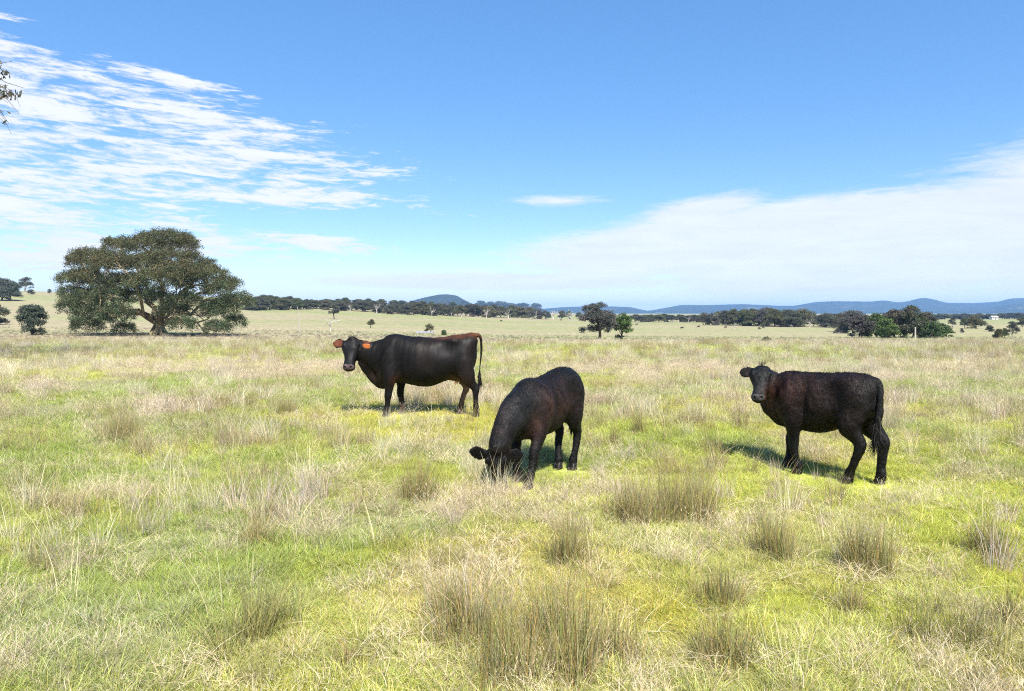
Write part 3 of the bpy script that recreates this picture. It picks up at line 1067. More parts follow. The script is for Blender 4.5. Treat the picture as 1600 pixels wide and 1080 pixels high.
def strands(base, dirn, nor, L, w, cols, bend=0.4):
    """thin 2-segment hair cards, numpy"""
    n = len(L)
    side = np.cross(dirn, nor); side /= (np.linalg.norm(side, axis=1)[:, None] + 1e-9)
    mid = base + dirn * (L * 0.5)[:, None] + nor * (L * bend * 0.35)[:, None]
    tip = base + dirn * L[:, None] + nor * (L * bend * 0.25)[:, None] + RNG.normal(0, 0.18, (n, 3)) * L[:, None]
    V = np.stack([base - side * w[:, None] * .5, base + side * w[:, None] * .5, mid - side * w[:, None] * .4, mid + side * w[:, None] * .4, tip], 1).reshape(-1, 3)
    i = np.arange(n)[:, None] * 5
    F = np.concatenate([i + np.array([[0, 1, 3]]), i + np.array([[0, 3, 2]]), i + np.array([[2, 3, 4]])])
    return V, F, np.repeat(cols, 5, 0)


def build_cow(name, label, cat, o, heading, parts, hd, paint, wool, hooves, tail, tuft, hair_n, hair_len, voxel=0.0105, spike=None, tail_x=-.60):
    root = empty(name, (o[0], o[1], gz(o[0], o[1])), R(heading))
    tag(root, label, cat, 'cattle in the near paddock')
    me = fuse('body', parts, voxel)
    co, no = vn(me)
    P, h, s, n, L = hd['P'], hd['h'], hd['s'], hd['n'], hd['L']
    rel = co - P
    t_ = rel @ h / L; u_ = rel @ s / L; w_ = rel @ n / L
    headm = (np.abs(u_) < .75) & (t_ > -.1) & (t_ < 1.15) & (w_ > -.45) & (w_ < .3)
    wgt = np.where(headm, 0.10, 1.0) * sstep(co[:, 2], .25, .62) * sstep(co[:, 0], tail_x, tail_x + .06)
    co = relax(me, co, wgt, 60)
    me.vertices.foreach_set('co', co.astype(np.float32).ravel()); me.update()
    co, no = vn(me)
    # nostrils pressed in, mouth line, and slow muscle relief
    P, h, s, n, L = hd['P'], hd['h'], hd['s'], hd['n'], hd['L']
    disp = np.zeros(len(co))
    rel = co - P
    t_ = rel @ h / L; u_ = rel @ s / L; w_ = rel @ n / L
    hm_ = (np.abs(u_) < .3) & (t_ > -.1) & (t_ < 1.15) & (w_ > -.6) & (w_ < .2)
    for q in (1, -1):
        g_ = np.exp(-(((t_ - .955) / .030) ** 2 + ((u_ - q * (.095 - (t_ - .955) * .5)) / .028) ** 2 + ((w_ + .04) / .06) ** 2)) * hm_
        disp -= g_ * 0.055 * L
        g_ = np.exp(-(((t_ - .30) / .05) ** 2 + ((np.abs(u_) - .25) / .03) ** 2 + ((w_ + .08) / .04) ** 2)) * hm_
        disp -= g_ * 0.02 * L
    disp += (n3(co, 7, 3) - 0.5) * (0.016 if wool else 0.012)
    if wool:
        disp += (n3(co @ ROTM, 24, 8) - 0.5) * 0.014
        sd_ = np.abs(co[:, 1])
        cs = np.stack([co[:, 0], sd_, co[:, 2]], 1)
        disp += -.030 * gauss(cs, (.10, .24, .78), (.06, .2, .20)) - .030 * gauss(cs, (-.20, .24, .90), (.10, .2, .13)) + .014 * gauss(cs, (.27, .2, .80), (.10, .2, .2)) - .02 * gauss(cs, (-.20, .2, .62), (.07, .2, .1))
    else:
        # skin folds over neck and shoulder, faint ribs, slack flank
        q_ = co[:, 0] * 1.0 + co[:, 2] * 0.55
        fold = np.sin(q_ * 52 + 5 * n3(co, 3, 31)) * gauss(co, (.86, .2, 1.0), (.26, .4, .30)) * 0.006
        rib = np.sin((co[:, 0] + co[:, 2] * .25) * 62) * gauss(co, (.15, .33, .98), (.30, .3, .22)) * 0.0010
        flank = -0.035 * gauss(co, (-.30, .30, 1.14), (.17, .2, .12)) - 0.035 * gauss(co, (-.30, -.30, 1.14), (.17, .2, .12)) + (n3(co * np.array([1, 1, .5]), 9, 71) - .5) * .03
        disp += fold + rib + flank - 0.02 * gauss(co, (.47, .3, .86), (.06, .2, .2))
    co2 = co + no * disp[:, None]
    me.vertices.foreach_set('co', co2.astype(np.float32).ravel()); me.update()
    col = paint(co, no, dict(t=t_, u=u_, w=w_, hm=hm_, hd=hd))
    # nose pad and nostrils
    nos = np.zeros(len(co))
    for q in (1, -1):
        nos = np.maximum(nos, np.exp(-(((t_ - .955) / .035) ** 2 + ((u_ - q * .095) / .030) ** 2 + ((w_ + .05) / .08) ** 2) * 1.2) * hm_)
    col = col * (1 - nos[:, None]) + np.array([0.006, 0.005, 0.005]) * nos[:, None]
    wet = (sstep(t_, .86, .92) * hm_)
    if wool: col = col * (0.65 + .7 * sstep(n3(co @ ROTM, 17, 55, 4), .32, .68))[:, None]
    else: col = col * (0.6 + 0.8 * n3(co * np.array([1, 1, .4]), 14, 56))[:, None]
    me.materials.clear(); me.materials.append(HIDE_WOOL if wool else HIDE_SLEEK)
    a = me.color_attributes.new('tint', 'FLOAT_COLOR', 'POINT')
    c4 = np.ones((len(co), 4), np.float32); c4[:, :3] = col; a.data.foreach_set('color', c4.ravel())
    a = me.attributes.new('wet', 'FLOAT', 'POINT'); a.data.foreach_set('value', wet.astype(np.float32))
    obj('body', me, root)
    for q in (1, -1):
        c = P + h * .30 * L + s * q * .235 * L + n * -.075 * L
        V, F = sphere_np((0, 0, 0), (.033 * L, .033 * L, .033 * L))
        obj('eye', mesh_np('eye', V + c, F, EYEM, True), root)
    for (x, y, ang_) in hooves:
        Vs = []; Fs = []; k0 = 0
        for q in (1, -1):
            V, F, tr = loft([(x - .01, y + q * .021, .085, .02, .035), (x + .0, y + q * .023, .05, .024, .045), (x + .012, y + q * .024, 0.0, .027, .058), (x + .012, y + q * .024, -.03, .027, .058)], n=12)
            F = np.array([f[:3] for f in F] + [(f[0], f[2], f[3]) for f in F] + tr)
            Vs.append(V); Fs.append(F + k0); k0 += len(V)
        obj('hoof', mesh_np('hoof', np.vstack(Vs), np.vstack(Fs), HOOFM, True), root)
    # coat hair: short strands lying back and down
    k = RNG.integers(0, len(co), hair_n)
    b_ = co2[k]; nn = no[k]
    swirl = np.stack([n3(b_, 13, 61), n3(b_, 13, 62), n3(b_, 13, 63)], 1) - 0.5
    legm = b_[:, 2] < 0.5
    down = np.array([[-0.55, 0, -0.8]]) + RNG.normal(0, 0.30, (hair_n, 3))
    if wool: down = down + swirl * 4.0
    inh = hm_[k]
    down[inh] = h + RNG.normal(0, .25, (inh.sum(), 3))
    d = down - nn * (down * nn).sum(1)[:, None]; d /= np.linalg.norm(d, axis=1)[:, None] + 1e-9
    ll = hair_len * RNG.uniform(0.5, 1.2, hair_n); ll[inh] *= 0.45
    ll[inh & (t_[k] > .75)] *= 0.2
    cc = col[k] * RNG.uniform(0.5, 1.3, (hair_n, 1))
    V, F, K2 = strands(b_, nrm_rows(d + nn * (0.16 if wool else 0.06)), nn, ll, np.full(hair_n, 0.0022), cc, 0.5 if wool else 0.1)
    sets = [(V, F, K2)]
    if spike:        # longer hair on poll, topline
        for (c0, c1, m, ln, dr, sp, colr) in spike:
            if ln > 0 and abs(c0[0] - c1[0]) > .2:
                cand = np.nonzero((np.abs(co2[:, 1]) < .07) & (no[:, 2] > .8) & (co2[:, 0] > min(c0[0], c1[0])) & (co2[:, 0] < max(c0[0], c1[0])))[0]
                b_ = co2[RNG.choice(cand, m)]
                dd = nrm_rows(np.array(dr)[None, :] + RNG.normal(0, .3, (m, 3)))
                sets.append(strands(b_, dd, nrm_rows(np.cross(dd, RNG.normal(0, 1, (m, 3)))), ln * RNG.uniform(.4, 1.2, m), np.full(m, .0026), np.array(colr) * RNG.uniform(.6, 1.4, (m, 1)), .3))
                continue
            tt = RNG.random(m)[:, None]
            b_ = np.array(c0) * (1 - tt) + np.array(c1) * tt + RNG.normal(0, sp, (m, 3))
            dd = nrm_rows(np.array(dr)[None, :] + RNG.normal(0, .35, (m, 3)))
            cc = np.array(colr) * RNG.uniform(.6, 1.6, (m, 1))
            sets.append(strands(b_, dd, nrm_rows(np.cross(dd, RNG.normal(0, 1, (m, 3)))), ln * RNG.uniform(.4, 1.2, m), np.full(m, .0028), cc, .3))
    join_strands('coat_hair', sets, root, stuff=False)
    # tail switch
    if tuft:
        c0, c1, m, rad_ = tuft
        tt = RNG.random(m)
        b_ = np.array(c0) + (np.array(c1) - np.array(c0)) * (tt * .55)[:, None] + RNG.normal(0, rad_ * .35, (m, 3))
        ax = nrm(np.array(c1) - np.array(c0))
        Lt = np.linalg.norm(np.array(c1) - np.array(c0))
        dd = nrm_rows(ax[None, :] + RNG.normal(0, .16, (m, 3)))
        cc = np.array([0.013, 0.011, 0.010]) * RNG.uniform(.6, 1.8, (m, 1))
        join_strands('tail_switch', [strands(b_, dd, nrm_rows(np.cross(dd, RNG.normal(0, 1, (m, 3)))), Lt * RNG.uniform(.2, .5, m), np.full(m, .007), cc, .3)], root, stuff=False)
    return root


def nrm_rows(v):
    return v / (np.linalg.norm(v, axis=1)[:, None] + 1e-9)


def join_strands(name, sets, root, stuff):
    Vs, Fs, Cs = [], [], []; k0 = 0
    for V, F, c in sets:
        Vs.append(V); Fs.append(F + k0); Cs.append(c); k0 += len(V)
    return obj(name, mesh_np(name, np.vstack(Vs), np.vstack(Fs), HAIRM, False, np.vstack(Cs)), root)


BLK = np.array([0.0042, 0.0037, 0.0038])
ROTM = np.array([[.78, -.45, .43], [.60, .70, -.38], [-.13, .55, .82]])


def over(col, c, m):
    m = np.clip(m, 0, 1)[:, None]
    return col * (1 - m) + np.array(c) * m


def ear_inner(co, hd, q):
    """mask of the front face of an ear"""
    P, h, s, n, L = hd['P'], hd['h'], hd['s'], hd['n'], hd['L']
    out, up, back, ln, roll = hd['ears'][0 if q == 1 else 1]
    b0 = P + h * .11 * L + s * q * .17 * L + n * -.13 * L
    d = nrm(s * q * out - h * up - n * back)
    w = nrm(h + n * roll); w = nrm(w - d * w.dot(d)); fr = np.cross(d, w) * q
    rel = co - b0
    t = rel @ d / (ln * L); v = rel @ w / L; z = rel @ fr / L
    m = sstep(t, .22, .34) * sstep(t, .98, .88) * (np.abs(v - .03) < .13) * (np.abs(z) < .08)
    return m, z, v, t, fr


# ---- the grown cow, standing broadside, head turned to the camera
pc = [torso([(-.80, 1.31, 1.0, .10), (-.765, 1.39, .84, .18), (-.70, 1.425, .74, .235), (-.58, 1.395, .70, .265), (-.42, 1.385, .655, .30), (-.22, 1.345, .575, .33), (0, 1.345, .50, .355),
             (.22, 1.355, .505, .35), (.42, 1.375, .555, .31), (.58, 1.405, .56, .26), (.72, 1.38, .50, .235), (.82, 1.28, .48, .19), (.90, 1.12, .58, .12)])]
neck = [(.50, 0, .99, .22, .415), (.66, 0, 1.00, .20, .40), (.80, 0, 1.01, .175, .335), (.93, 0.0, 1.035, .15, .27), (1.05, .015, 1.07, .13, .21), (1.15, .04, 1.11, .115, .185), (1.24, .08, 1.14, .11, .17)]
pc.append(loft(interp_secs(neck, 3), n=28))
pc.append(loft(interp_secs([(1.19, .06, .93, .03, .05), (1.10, .03, .84, .03, .10), (1.00, .0, .74, .03, .13), (.90, .0, .62, .04, .13), (.80, .0, .54, .06, .10), (.70, 0, .52, .06, .05)], 3), n=16))
hp, hd1 = head((1.305, .10, 1.345), (.03, .50, -.86), (-1, .06, 0.02), .575, (.96, -.10, .30, .40, .1), (1.0, .02, .05, .42, .0), 1.2, 1.12)
pc += hp
# poll dome
pc.append(blob((1.30, .08, 1.31), (.075, .07, .055), (1, 0, 0), (0, 1, 0)))
# shoulder, hip, haunch, udder
pc += [blob((.66, .17, .95), (.30, .11, .17), (-.25, 0, 1), (0, 1, 0)), blob((.66, -.17, .95), (.30, .11, .17), (-.25, 0, 1), (0, 1, 0)),
       blob((-.42, .185, 1.275), (.14, .10, .075), (1, 0, 0)), blob((-.42, -.185, 1.275), (.14, .10, .075)),
       blob((-.735, .10, 1.27), (.085, .08, .09)), blob((-.735, -.10, 1.27), (.085, .08, .09)),
       blob((-.56, .16, .98), (.30, .13, .18), (.1, 0, 1)), blob((-.56, -.16, .98), (.30, .13, .18), (.1, 0, 1)),
       blob((-.45, .03, .71), (.17, .15, .125))]
pc.append(leg([(.66, .19, 1.0, .09, .15), (.64, .21, .80, .09, .125), (.645, .21, .66, .075, .10), (.66, .20, .52, .055, .068), (.675, .195, .42, .047, .054), (.685, .19, .36, .049, .054), (.69, .185, .29, .036, .040), (.70, .185, .20, .033, .037),
               (.705, .185, .12, .040, .044), (.715, .185, .07, .036, .042), (.725, .185, .02, .042, .05)], k=1.22))
pc.append(leg([(.60, -.19, 1.0, .09, .15), (.55, -.20, .80, .09, .125), (.53, -.20, .66, .075, .10), (.52, -.19, .52, .055, .068), (.535, -.185, .42, .047, .054), (.535, -.185, .36, .049, .054), (.52, -.18, .29, .036, .040), (.505, -.18, .20, .033, .037),
               (.50, -.18, .12, .040, .044), (.50, -.18, .07, .036, .042), (.505, -.18, .02, .042, .05)], k=1.22))
pc.append(leg([(-.57, .19, .98, .11, .185), (-.60, .20, .80, .10, .165), (-.65, .20, .68, .08, .125), (-.71, .19, .58, .055, .082), (-.775, .18, .50, .042, .062), (-.79, .18, .44, .042, .052), (-.785, .18, .36, .036, .042), (-.79, .18, .24, .034, .038),
               (-.80, .18, .13, .042, .047), (-.805, .18, .07, .037, .043), (-.80, .18, .02, .044, .052)], k=1.22))
pc.append(leg([(-.55, -.19, .98, .11, .20), (-.53, -.20, .80, .10, .17), (-.53, -.20, .68, .08, .12), (-.56, -.19, .58, .055, .082), (-.605, -.18, .50, .042, .064), (-.61, -.18, .44, .042, .052), (-.57, -.18, .36, .036, .042), (-.535, -.18, .24, .034, .038),
               (-.51, -.18, .13, .042, .047), (-.495, -.18, .07, .037, .043), (-.48, -.18, .02, .044, .052)], k=1.22))
tl = [(-.66, 0, 1.355, .07, .06), (-.77, 0.0, 1.375, .05, .048), (-.835, .01, 1.37, .034, .034), (-.872, .02, 1.31, .023, .023), (-.880, .02, 1.12, .019, .019), (-.865, .02, .95, .017, .017), (-.85, .02, .80, .017, .017), (-.845, .02, .66, .03, .03), (-.85, .02, .56, .02, .02)]
pc.append(loft(interp_secs(tl, 4), n=12))


def paint1(co, no, q):
    x, y, z = co.T
    nz = n3(co, 4, 41)
    c = np.repeat(BLK[None, :] * 1.2, len(co), 0)
    brown = np.array([0.011, 0.0065, 0.005])
    c = over(c, brown, sstep(nz, .5, .72) * .5)
    # sun-bleached rust along the loin and rump
    up = sstep(no[:, 2], .55, .95)
    rust = up * sstep(x, .05, -.25) * sstep(z, 1.29, 1.335) * (x > -.85)
    c = over(c, (0.06, 0.023, 0.010), rust * (.35 + .8 * nz))
    c = over(c, (0.10, 0.035, 0.012), gauss(co, (-.80, 0, 1.40), (.09, .14, .07)) * .8)
    # brown at the elbow, brisket and flank fold
    c = over(c, (0.03, 0.012, 0.007), gauss(co, (.52, .27, .62), (.12, .15, .09)) * .8)
    c = over(c, (0.025, 0.012, 0.008), gauss(co, (.90, .1, .66), (.13, .2, .12)) * .7)
    # udder; sunlight on the far hind leg's inner side painted in pale pink
    c = over(c, (0.11, 0.055, 0.022), gauss(co, (-.47, .05, .60), (.16, .2, .10)) * .9)
    inner = (y < -.05) * (x < -.35) * (x > -.75) * sstep(no[:, 1], -.1, .5)
    c = over(c, (0.24, 0.14, 0.11), inner * sstep(z, .62, .50) * sstep(z, .12, .25) * (.35 + .7 * n3(co, 12, 5)))
    c = over(c, (0.055, 0.03, 0.026), (z < .30) * .45 * sstep(nz, .4, .6))
    hm = q['hm']
    face = sstep(q['t'], .0, .2) * hm
    c = over(c, (0.007, 0.007, 0.008), face * sstep(q['w'], -.12, .0) * .8)
    c = over(c, (0.085, 0.06, 0.064), sstep(q['t'], .86, .90) * sstep(q['w'], -.15, -.09) * hm)
    c = over(c, (0.07, 0.06, 0.06), sstep(q['t'], .90, .95) * sstep(q['w'], -.13, -.20) * hm * .7)
    for sgn in (1, -1):
        m, zz, v, t, fr = ear_inner(co, q['hd'], sgn)
        facing = sstep(no @ q['hd']['n'], -.1, .5)
        c = over(c, (0.085, 0.026, 0.013), m * facing * sstep(np.abs(v - .03), .125, .085))
    return c


cow = build_cow('cow', 'grown black cow with rusty back and orange ears, standing broadside on the left', 'cow', (-1.40, 11.97), 180, pc, hd1, paint1, False,
                [(.725, .185, 0), (.505, -.18, 0), (-.80, .18, 0), (-.48, -.18, 0)], None, ((-.845, .02, .74), (-.86, .02, .42), 260, .03), 14000, .012,
                tail_x=-.84, spike=[((1.24, .07, 1.34), (1.36, .07, 1.34), 260, .035, (0, .1, 1), .02, (.02, .012, .01)), ((-.55, 0, 1.385), (-.84, 0, 1.425), 180, .03, (-.5, 0, .6), .02, (.07, .025, .01)),
                       ((-.85, .02, .45), (-1.02, .05, .15), 40, .06, (-.5, 0, -.9), .006, (.02, .012, .01))])
V1, F1 = sphere_np((0, 0, 0), (.014, .014, .032), 10, 7)
for (x, y) in ((-.44, .11), (-.51, .10), (-.46, -.02)):
    obj('teat', mesh_np('teat', V1 + np.array([x, y, .575]), F1, TEATM, True), cow)
# orange ear tag hanging under the left ear
hL = hd1
tc_ = hL['P'] + hL['h'] * .235 * hL['L'] + hL['s'] * .42 * hL['L'] - hL['n'] * .12 * hL['L']
tv, tf, tt_ = loft([(tc_[0] + .055, tc_[1] + .0, tc_[2] + .012, .006, .026), (tc_[0] + .035, tc_[1] + .003, tc_[2] + .006, .006, .036), (tc_[0] - .02, tc_[1] + .005, tc_[2], .006, .042), (tc_[0] - .06, tc_[1] + .0, tc_[2] - .003, .006, .038), (tc_[0] - .072, tc_[1], tc_[2] - .004, .005, .028)], (0, 1, 0), 16, 4)
tf = np.array([f[:3] for f in tf] + [(f[0], f[2], f[3]) for f in tf] + tt_)
obj('ear_tag', mesh_np('ear_tag', tv, tf, TAGM, True), cow)

# ---- the grazing calf
def calf_torso(k):
    base = [(-.575, 1.00, .78, .09), (-.545, 1.09, .68, .15), (-.47, 1.145, .64, .185), (-.36, 1.155, .59, .20), (-.22, 1.14, .53, .21), (-.05, 1.10, .48, .215),
            (.10, 1.08, .46, .215), (.24, 1.07, .47, .20), (.36, 1.085, .47, .20), (.47, 1.06, .47, .17), (.56, 1.0, .52, .13), (.62, .93, .60, .08)]
    if k == 3:
        base = [(-.575, 1.00, .78, .09), (-.545, 1.085, .70, .15), (-.47, 1.13, .66, .18), (-.36, 1.14, .61, .195), (-.22, 1.135, .54, .205), (-.05, 1.12, .48, .215),
                (.10, 1.115, .46, .215), (.24, 1.11, .475, .20), (.36, 1.11, .48, .19), (.47, 1.085, .48, .165), (.56, 1.03, .52, .13), (.62, .97, .60, .08)]
    return torso(base)


def fleg(el, kn, ft, sc=1.0, side=(0, 1, 0)):
    (ex, ey, ez), (kx, ky, kz), (fx, fy) = el, kn, ft
    return leg([(ex - .02, ey * .9, ez + .34, .07, .13), (ex - .02, ey, ez + .14, .075, .115), (ex, ey, ez, .066, .092), ((ex + kx) / 2, (ey + ky) / 2, (ez + kz) / 2, .050, .062), (kx, ky, kz + .04, .043, .050), (kx + .004, ky, kz - .01, .045, .050),
                ((kx * .7 + fx * .3), ky, kz * .70, .034, .038), (kx * .4 + fx * .6, (ky + fy) / 2, kz * .45, .032, .035), (fx - .012, fy, .10, .039, .042), (fx - .003, fy, .06, .035, .04), (fx + .008, fy, .015, .040, .048)], side, 1.16)


def hleg(hx, y, st, hk, ft):
    (sx_, sy_, sz_), (kx, ky, kz), (fx, fy) = st, hk, ft
    return leg([(hx, y * .9, .88, .095, .17), (hx * .6 + sx_ * .4, y, .74, .092, .155), (sx_, sy_, sz_, .078, .115), ((sx_ + kx) / 2 - .005, (sy_ + ky) / 2, (sz_ + kz) / 2 + .01, .053, .075), (kx - .005, ky, kz + .02, .040, .060), (kx + .0, ky, kz - .05, .038, .047),
                (kx * .7 + fx * .3, ky, kz * .66, .033, .037), (kx * .35 + fx * .65, (ky + fy) / 2, kz * .42, .031, .034), (fx - .012, fy, .11, .039, .043), (fx - .003, fy, .06, .035, .04), (fx + .008, fy, .015, .041, .05)], k=1.2)


pc = [calf_torso(2)]
pc.append(loft(interp_secs([(.32, 0, .79, .19, .31), (.50, .0, .77, .165, .25), (.66, .005, .75, .135, .215), (.80, .012, .675, .115, .17), (.91, .022, .57, .105, .14), (.985, .032, .475, .10, .115), (1.03, .035, .40, .06, .07)], 3), n=28))
hp, hd2 = head((1.055, .035, .465), (-.10, .015, -1.0), (-.32, .95, .0), .45, (.85, -.22, .45, .42, -.2), (1.0, .06, .15, .48, -.2), 1.25)
pc += hp
pc += [blob((.33, .15, .76), (.26, .085, .15), (-.25, 0, 1)), blob((.33, -.15, .76), (.26, .085, .15), (-.25, 0, 1)),
       blob((-.40, .12, .86), (.25, .115, .17), (.1, 0, 1)), blob((-.40, -.12, .86), (.25, .115, .17), (.1, 0, 1)),
       blob((-.30, .12, 1.04), (.11, .08, .07)), blob((-.30, -.12, 1.04), (.11, .08, .07)), blob((.55, 0, .55), (.12, .06, .09))]
pc.append(fleg((.40, .15, .56), (.50, .14, .33), (.60, .13)))
pc.append(fleg((.36, -.15, .56), (.40, -.14, .33), (.39, -.13)))
pc.append(hleg(-.40, .14, (-.37, .14, .60), (-.49, .12, .42), (-.42, .10)))
pc.append(hleg(-.40, -.14, (-.34, -.13, .60), (-.46, -.09, .42), (-.38, -.06)))
pc.append(loft(interp_secs([(-.50, 0, 1.10, .04, .04), (-.57, 0, 1.09, .03, .03), (-.605, .0, 1.0, .024, .024), (-.61, .0, .85, .021, .021), (-.605, .0, .7, .022, .022), (-.60, .0, .56, .026, .026), (-.60, 0, .48, .015, .015)], 3), n=12))


def paint2(co, no, q):
    x, y, z = co.T
    nz = n3(co, 5, 41); nf = n3(co, 22, 17)
    c = np.repeat(BLK[None, :], len(co), 0)
    br = np.array([0.022, 0.0105, 0.008])
    c = over(c, br, gauss(co, (-.05, .25, .76), (.34, .25, .17)) * (.35 + .9 * nf))
    c = over(c, br * 1.5, gauss(co, (.34, .22, .80), (.13, .2, .20)) * (.4 + .8 * nf))
    c = over(c, (0.035, 0.015, 0.010), gauss(co, (.50, .12, .66), (.10, .14, .11)) * (.4 + .9 * nf))
    c = over(c, (0.03, 0.014, 0.010), gauss(co, (.56, .05, .52), (.12, .14, .10)) * .6)
    c = over(c, br * .7, sstep(nz, .55, .75) * .5)
    c = over(c, (0.026, 0.026, 0.028), gauss(co, (.74, .08, .74), (.20, .16, .2)) * .5)
    c = over(c, (0.10, 0.09, 0.09), sstep(q['t'], .88, .94) * q['hm'] * .6)
    return c


build_cow('calf', 'woolly black calf grazing in the middle with its head down in the grass', 'calf', (.37, 7.5), 238, pc, hd2, paint2, True,
          [(.60, .13, 0), (.39, -.13, 0), (-.42, .10, 0), (-.38, -.06, 0)], None, ((-.60, 0, .6), (-.60, 0, .3), 160, .03), 42000, .017,
          spike=[((-.5, 0, 1.125), (.36, 0, 1.085), 900, .026, (-.8, 0, .4), .022, (.012, .010, .010)), ((1.0, .03, .49), (1.08, .03, .47), 120, .05, (.4, 0, -.1), .03, (.012, .01, .01))])

# ---- young steer at the right, seen from behind its shoulder
pc = [calf_torso(3)]
pc.append(loft(interp_secs([(.30, 0, .83, .18, .28), (.44, .01, .86, .155, .25), (.54, .04, .90, .135, .205), (.60, .07, .95, .12, .165), (.625, .12, 1.0, .10, .13), (.62, .17, 1.03, .06, .07)], 3), n=28, sides=None))
pc.append(blob((.56, .07, .72), (.17, .075, .14), (.5, .1, 1), (0, 1, 0)))
hp, hd3 = head((.635, .155, 1.165), (-.22, .52, -.80), (-.92, -.36, 0.03), .425, (.70, -.10, .72, .40, .3), (1.0, .12, .25, .48, -.1), 1.3, 1.2)
pc += hp
pc += [blob((.30, .14, .80), (.26, .085, .15), (-.2, 0, 1)), blob((.30, -.14, .80), (.26, .085, .15), (-.2, 0, 1)),
       blob((-.40, .11, .88), (.25, .115, .17), (.1, 0, 1)), blob((-.40, -.11, .88), (.25, .115, .17), (.1, 0, 1)),
       blob((-.28, .12, 1.04), (.11, .08, .07)), blob((-.28, -.12, 1.04), (.11, .08, .07))]
pc.append(fleg((.24, .15, .56), (.235, .14, .33), (.20, .12)))
pc.append(fleg((.38, -.14, .56), (.43, -.13, .33), (.45, -.11)))
pc.append(hleg(-.40, .13, (-.37, .145, .60), (-.475, .13, .42), (-.36, .12)))
pc.append(hleg(-.42, -.13, (-.44, -.13, .60), (-.59, -.11, .42), (-.575, -.10)))
pc.append(loft(interp_secs([(-.48, 0, 1.09, .05, .05), (-.56, .0, 1.075, .04, .04), (-.605, .01, 1.0, .036, .036), (-.62, .03, .88, .032, .030), (-.615, .05, .74, .034, .030), (-.61, .07, .60, .036, .03), (-.605, .08, .47, .028, .024), (-.60, .085, .40, .015, .014)], 3), n=14))


def paint3(co, no, q):
    x, y, z = co.T
    nz = n3(co, 5, 91); nf = n3(co, 20, 37)
    c = np.repeat(BLK[None, :], len(co), 0)
    br = np.array([0.013, 0.0072, 0.0058])
    body = sstep(z, .42, .55) * sstep(x, -.60, -.45)
    c = over(c, br, body * (.35 + .9 * nf) * (.5 + .7 * nz) * ~q['hm'])
    c = over(c, (0.060, 0.022, 0.013), gauss(co, (.48, .16, .78), (.12, .16, .14)) * (.4 + .9 * nf))
    c = over(c, (0.035, 0.015, 0.011), gauss(co, (.20, .22, .92), (.20, .2, .14)) * (.2 + .9 * nf))
    c = over(c, BLK, gauss(co, (.0, .22, .50), (.5, .3, .10)) * .8)
    c = over(c, (0.008, 0.008, 0.008), q['hm'] * sstep(q['w'], -.10, .0) * .9)
    c = over(c, (0.06, 0.055, 0.058), sstep(q['t'], .86, .90) * sstep(q['w'], -.14, -.08) * q['hm'] * .9)
    for sgn in (1, -1):
        m, zz, v, t, fr = ear_inner(co, q['hd'], sgn)
        c = over(c, (0.022, 0.017, 0.015), m * .6)
    return c


build_cow('steer', 'brown-black young steer standing at the right, tail to the camera, head turned back', 'steer', (3.32, 7.5), 127, pc, hd3, paint3, True,
          [(.20, .12, 0), (.45, -.11, 0), (-.36, .12, 0), (-.575, -.10, 0)], None, ((-.612, .05, .78), (-.60, .09, .24), 260, .022), 42000, .016,
          spike=[((-.5, 0, 1.11), (.50, 0, 1.10), 900, .026, (-.8, 0, .4), .02, (.014, .010, .009)), ((.61, .13, 1.17), (.66, .15, 1.17), 60, .055, (-.1, .1, 1), .012, (.012, .01, .01))])

# ------------------------------------------------------------------ gum trees
def leaf_mat(nt):
    a = nd(nt, 'ShaderNodeAttribute', attribute_name='tint')
    oi = nd(nt, 'ShaderNodeObjectInfo')
    v = mth(nt, 'ADD', 0.82, mth(nt, 'MULTIPLY', oi.outputs['Random'], 0.36))
    c = mixc(nt, 1.0, a.outputs['Color'], comb(nt, v, v, mth(nt, 'SUBTRACT', 1.9, v)), 'MULTIPLY')
    d = principled(nt, c, 0.55, 0.30)
    t = nd(nt, 'ShaderNodeBsdfTranslucent'); nt.links.new(c, t.inputs['Color'])
    mx = nd(nt, 'ShaderNodeMixShader'); mx.inputs[0].default_value = 0.22
    nt.links.new(d, mx.inputs[1]); nt.links.new(t.outputs[0], mx.inputs[2])
    return mx.outputs[0]


LEAFM = mat('gum_leaf', leaf_mat)


def bark(name, c0, c1):
    def build(nt):
        tcn = nd(nt, 'ShaderNodeTexCoord')
        mp = nd(nt, 'ShaderNodeMapping'); nt.links.new(tcn.outputs['Object'], mp.inputs[0])
        mp.inputs['Scale'].default_value = (1, 1, 0.35)
        n1 = noise(nt, mp.outputs[0], 2.2, 5, 0.65, 0.5)
        n2 = noise(nt, mp.outputs[0], 14, 4, 0.7)
        c = mixc(nt, smooth(nt, n1, 0.35, 0.62), (*c0, 1), (*c1, 1))
        return principled(nt, c, 0.85, 0.2, bump(nt, n2, 0.8, 0.05))
    return mat(name, build)


BARK = bark('grey_gum_bark', (0.12, 0.09, 0.06), (0.40, 0.33, 0.19))
BARKD = bark('dark_gum_bark', (0.045, 0.035, 0.028), (0.12, 0.09, 0.065))
BARKW = bark('bleached_dead_wood', (0.32, 0.29, 0.26), (0.55, 0.50, 0.45))


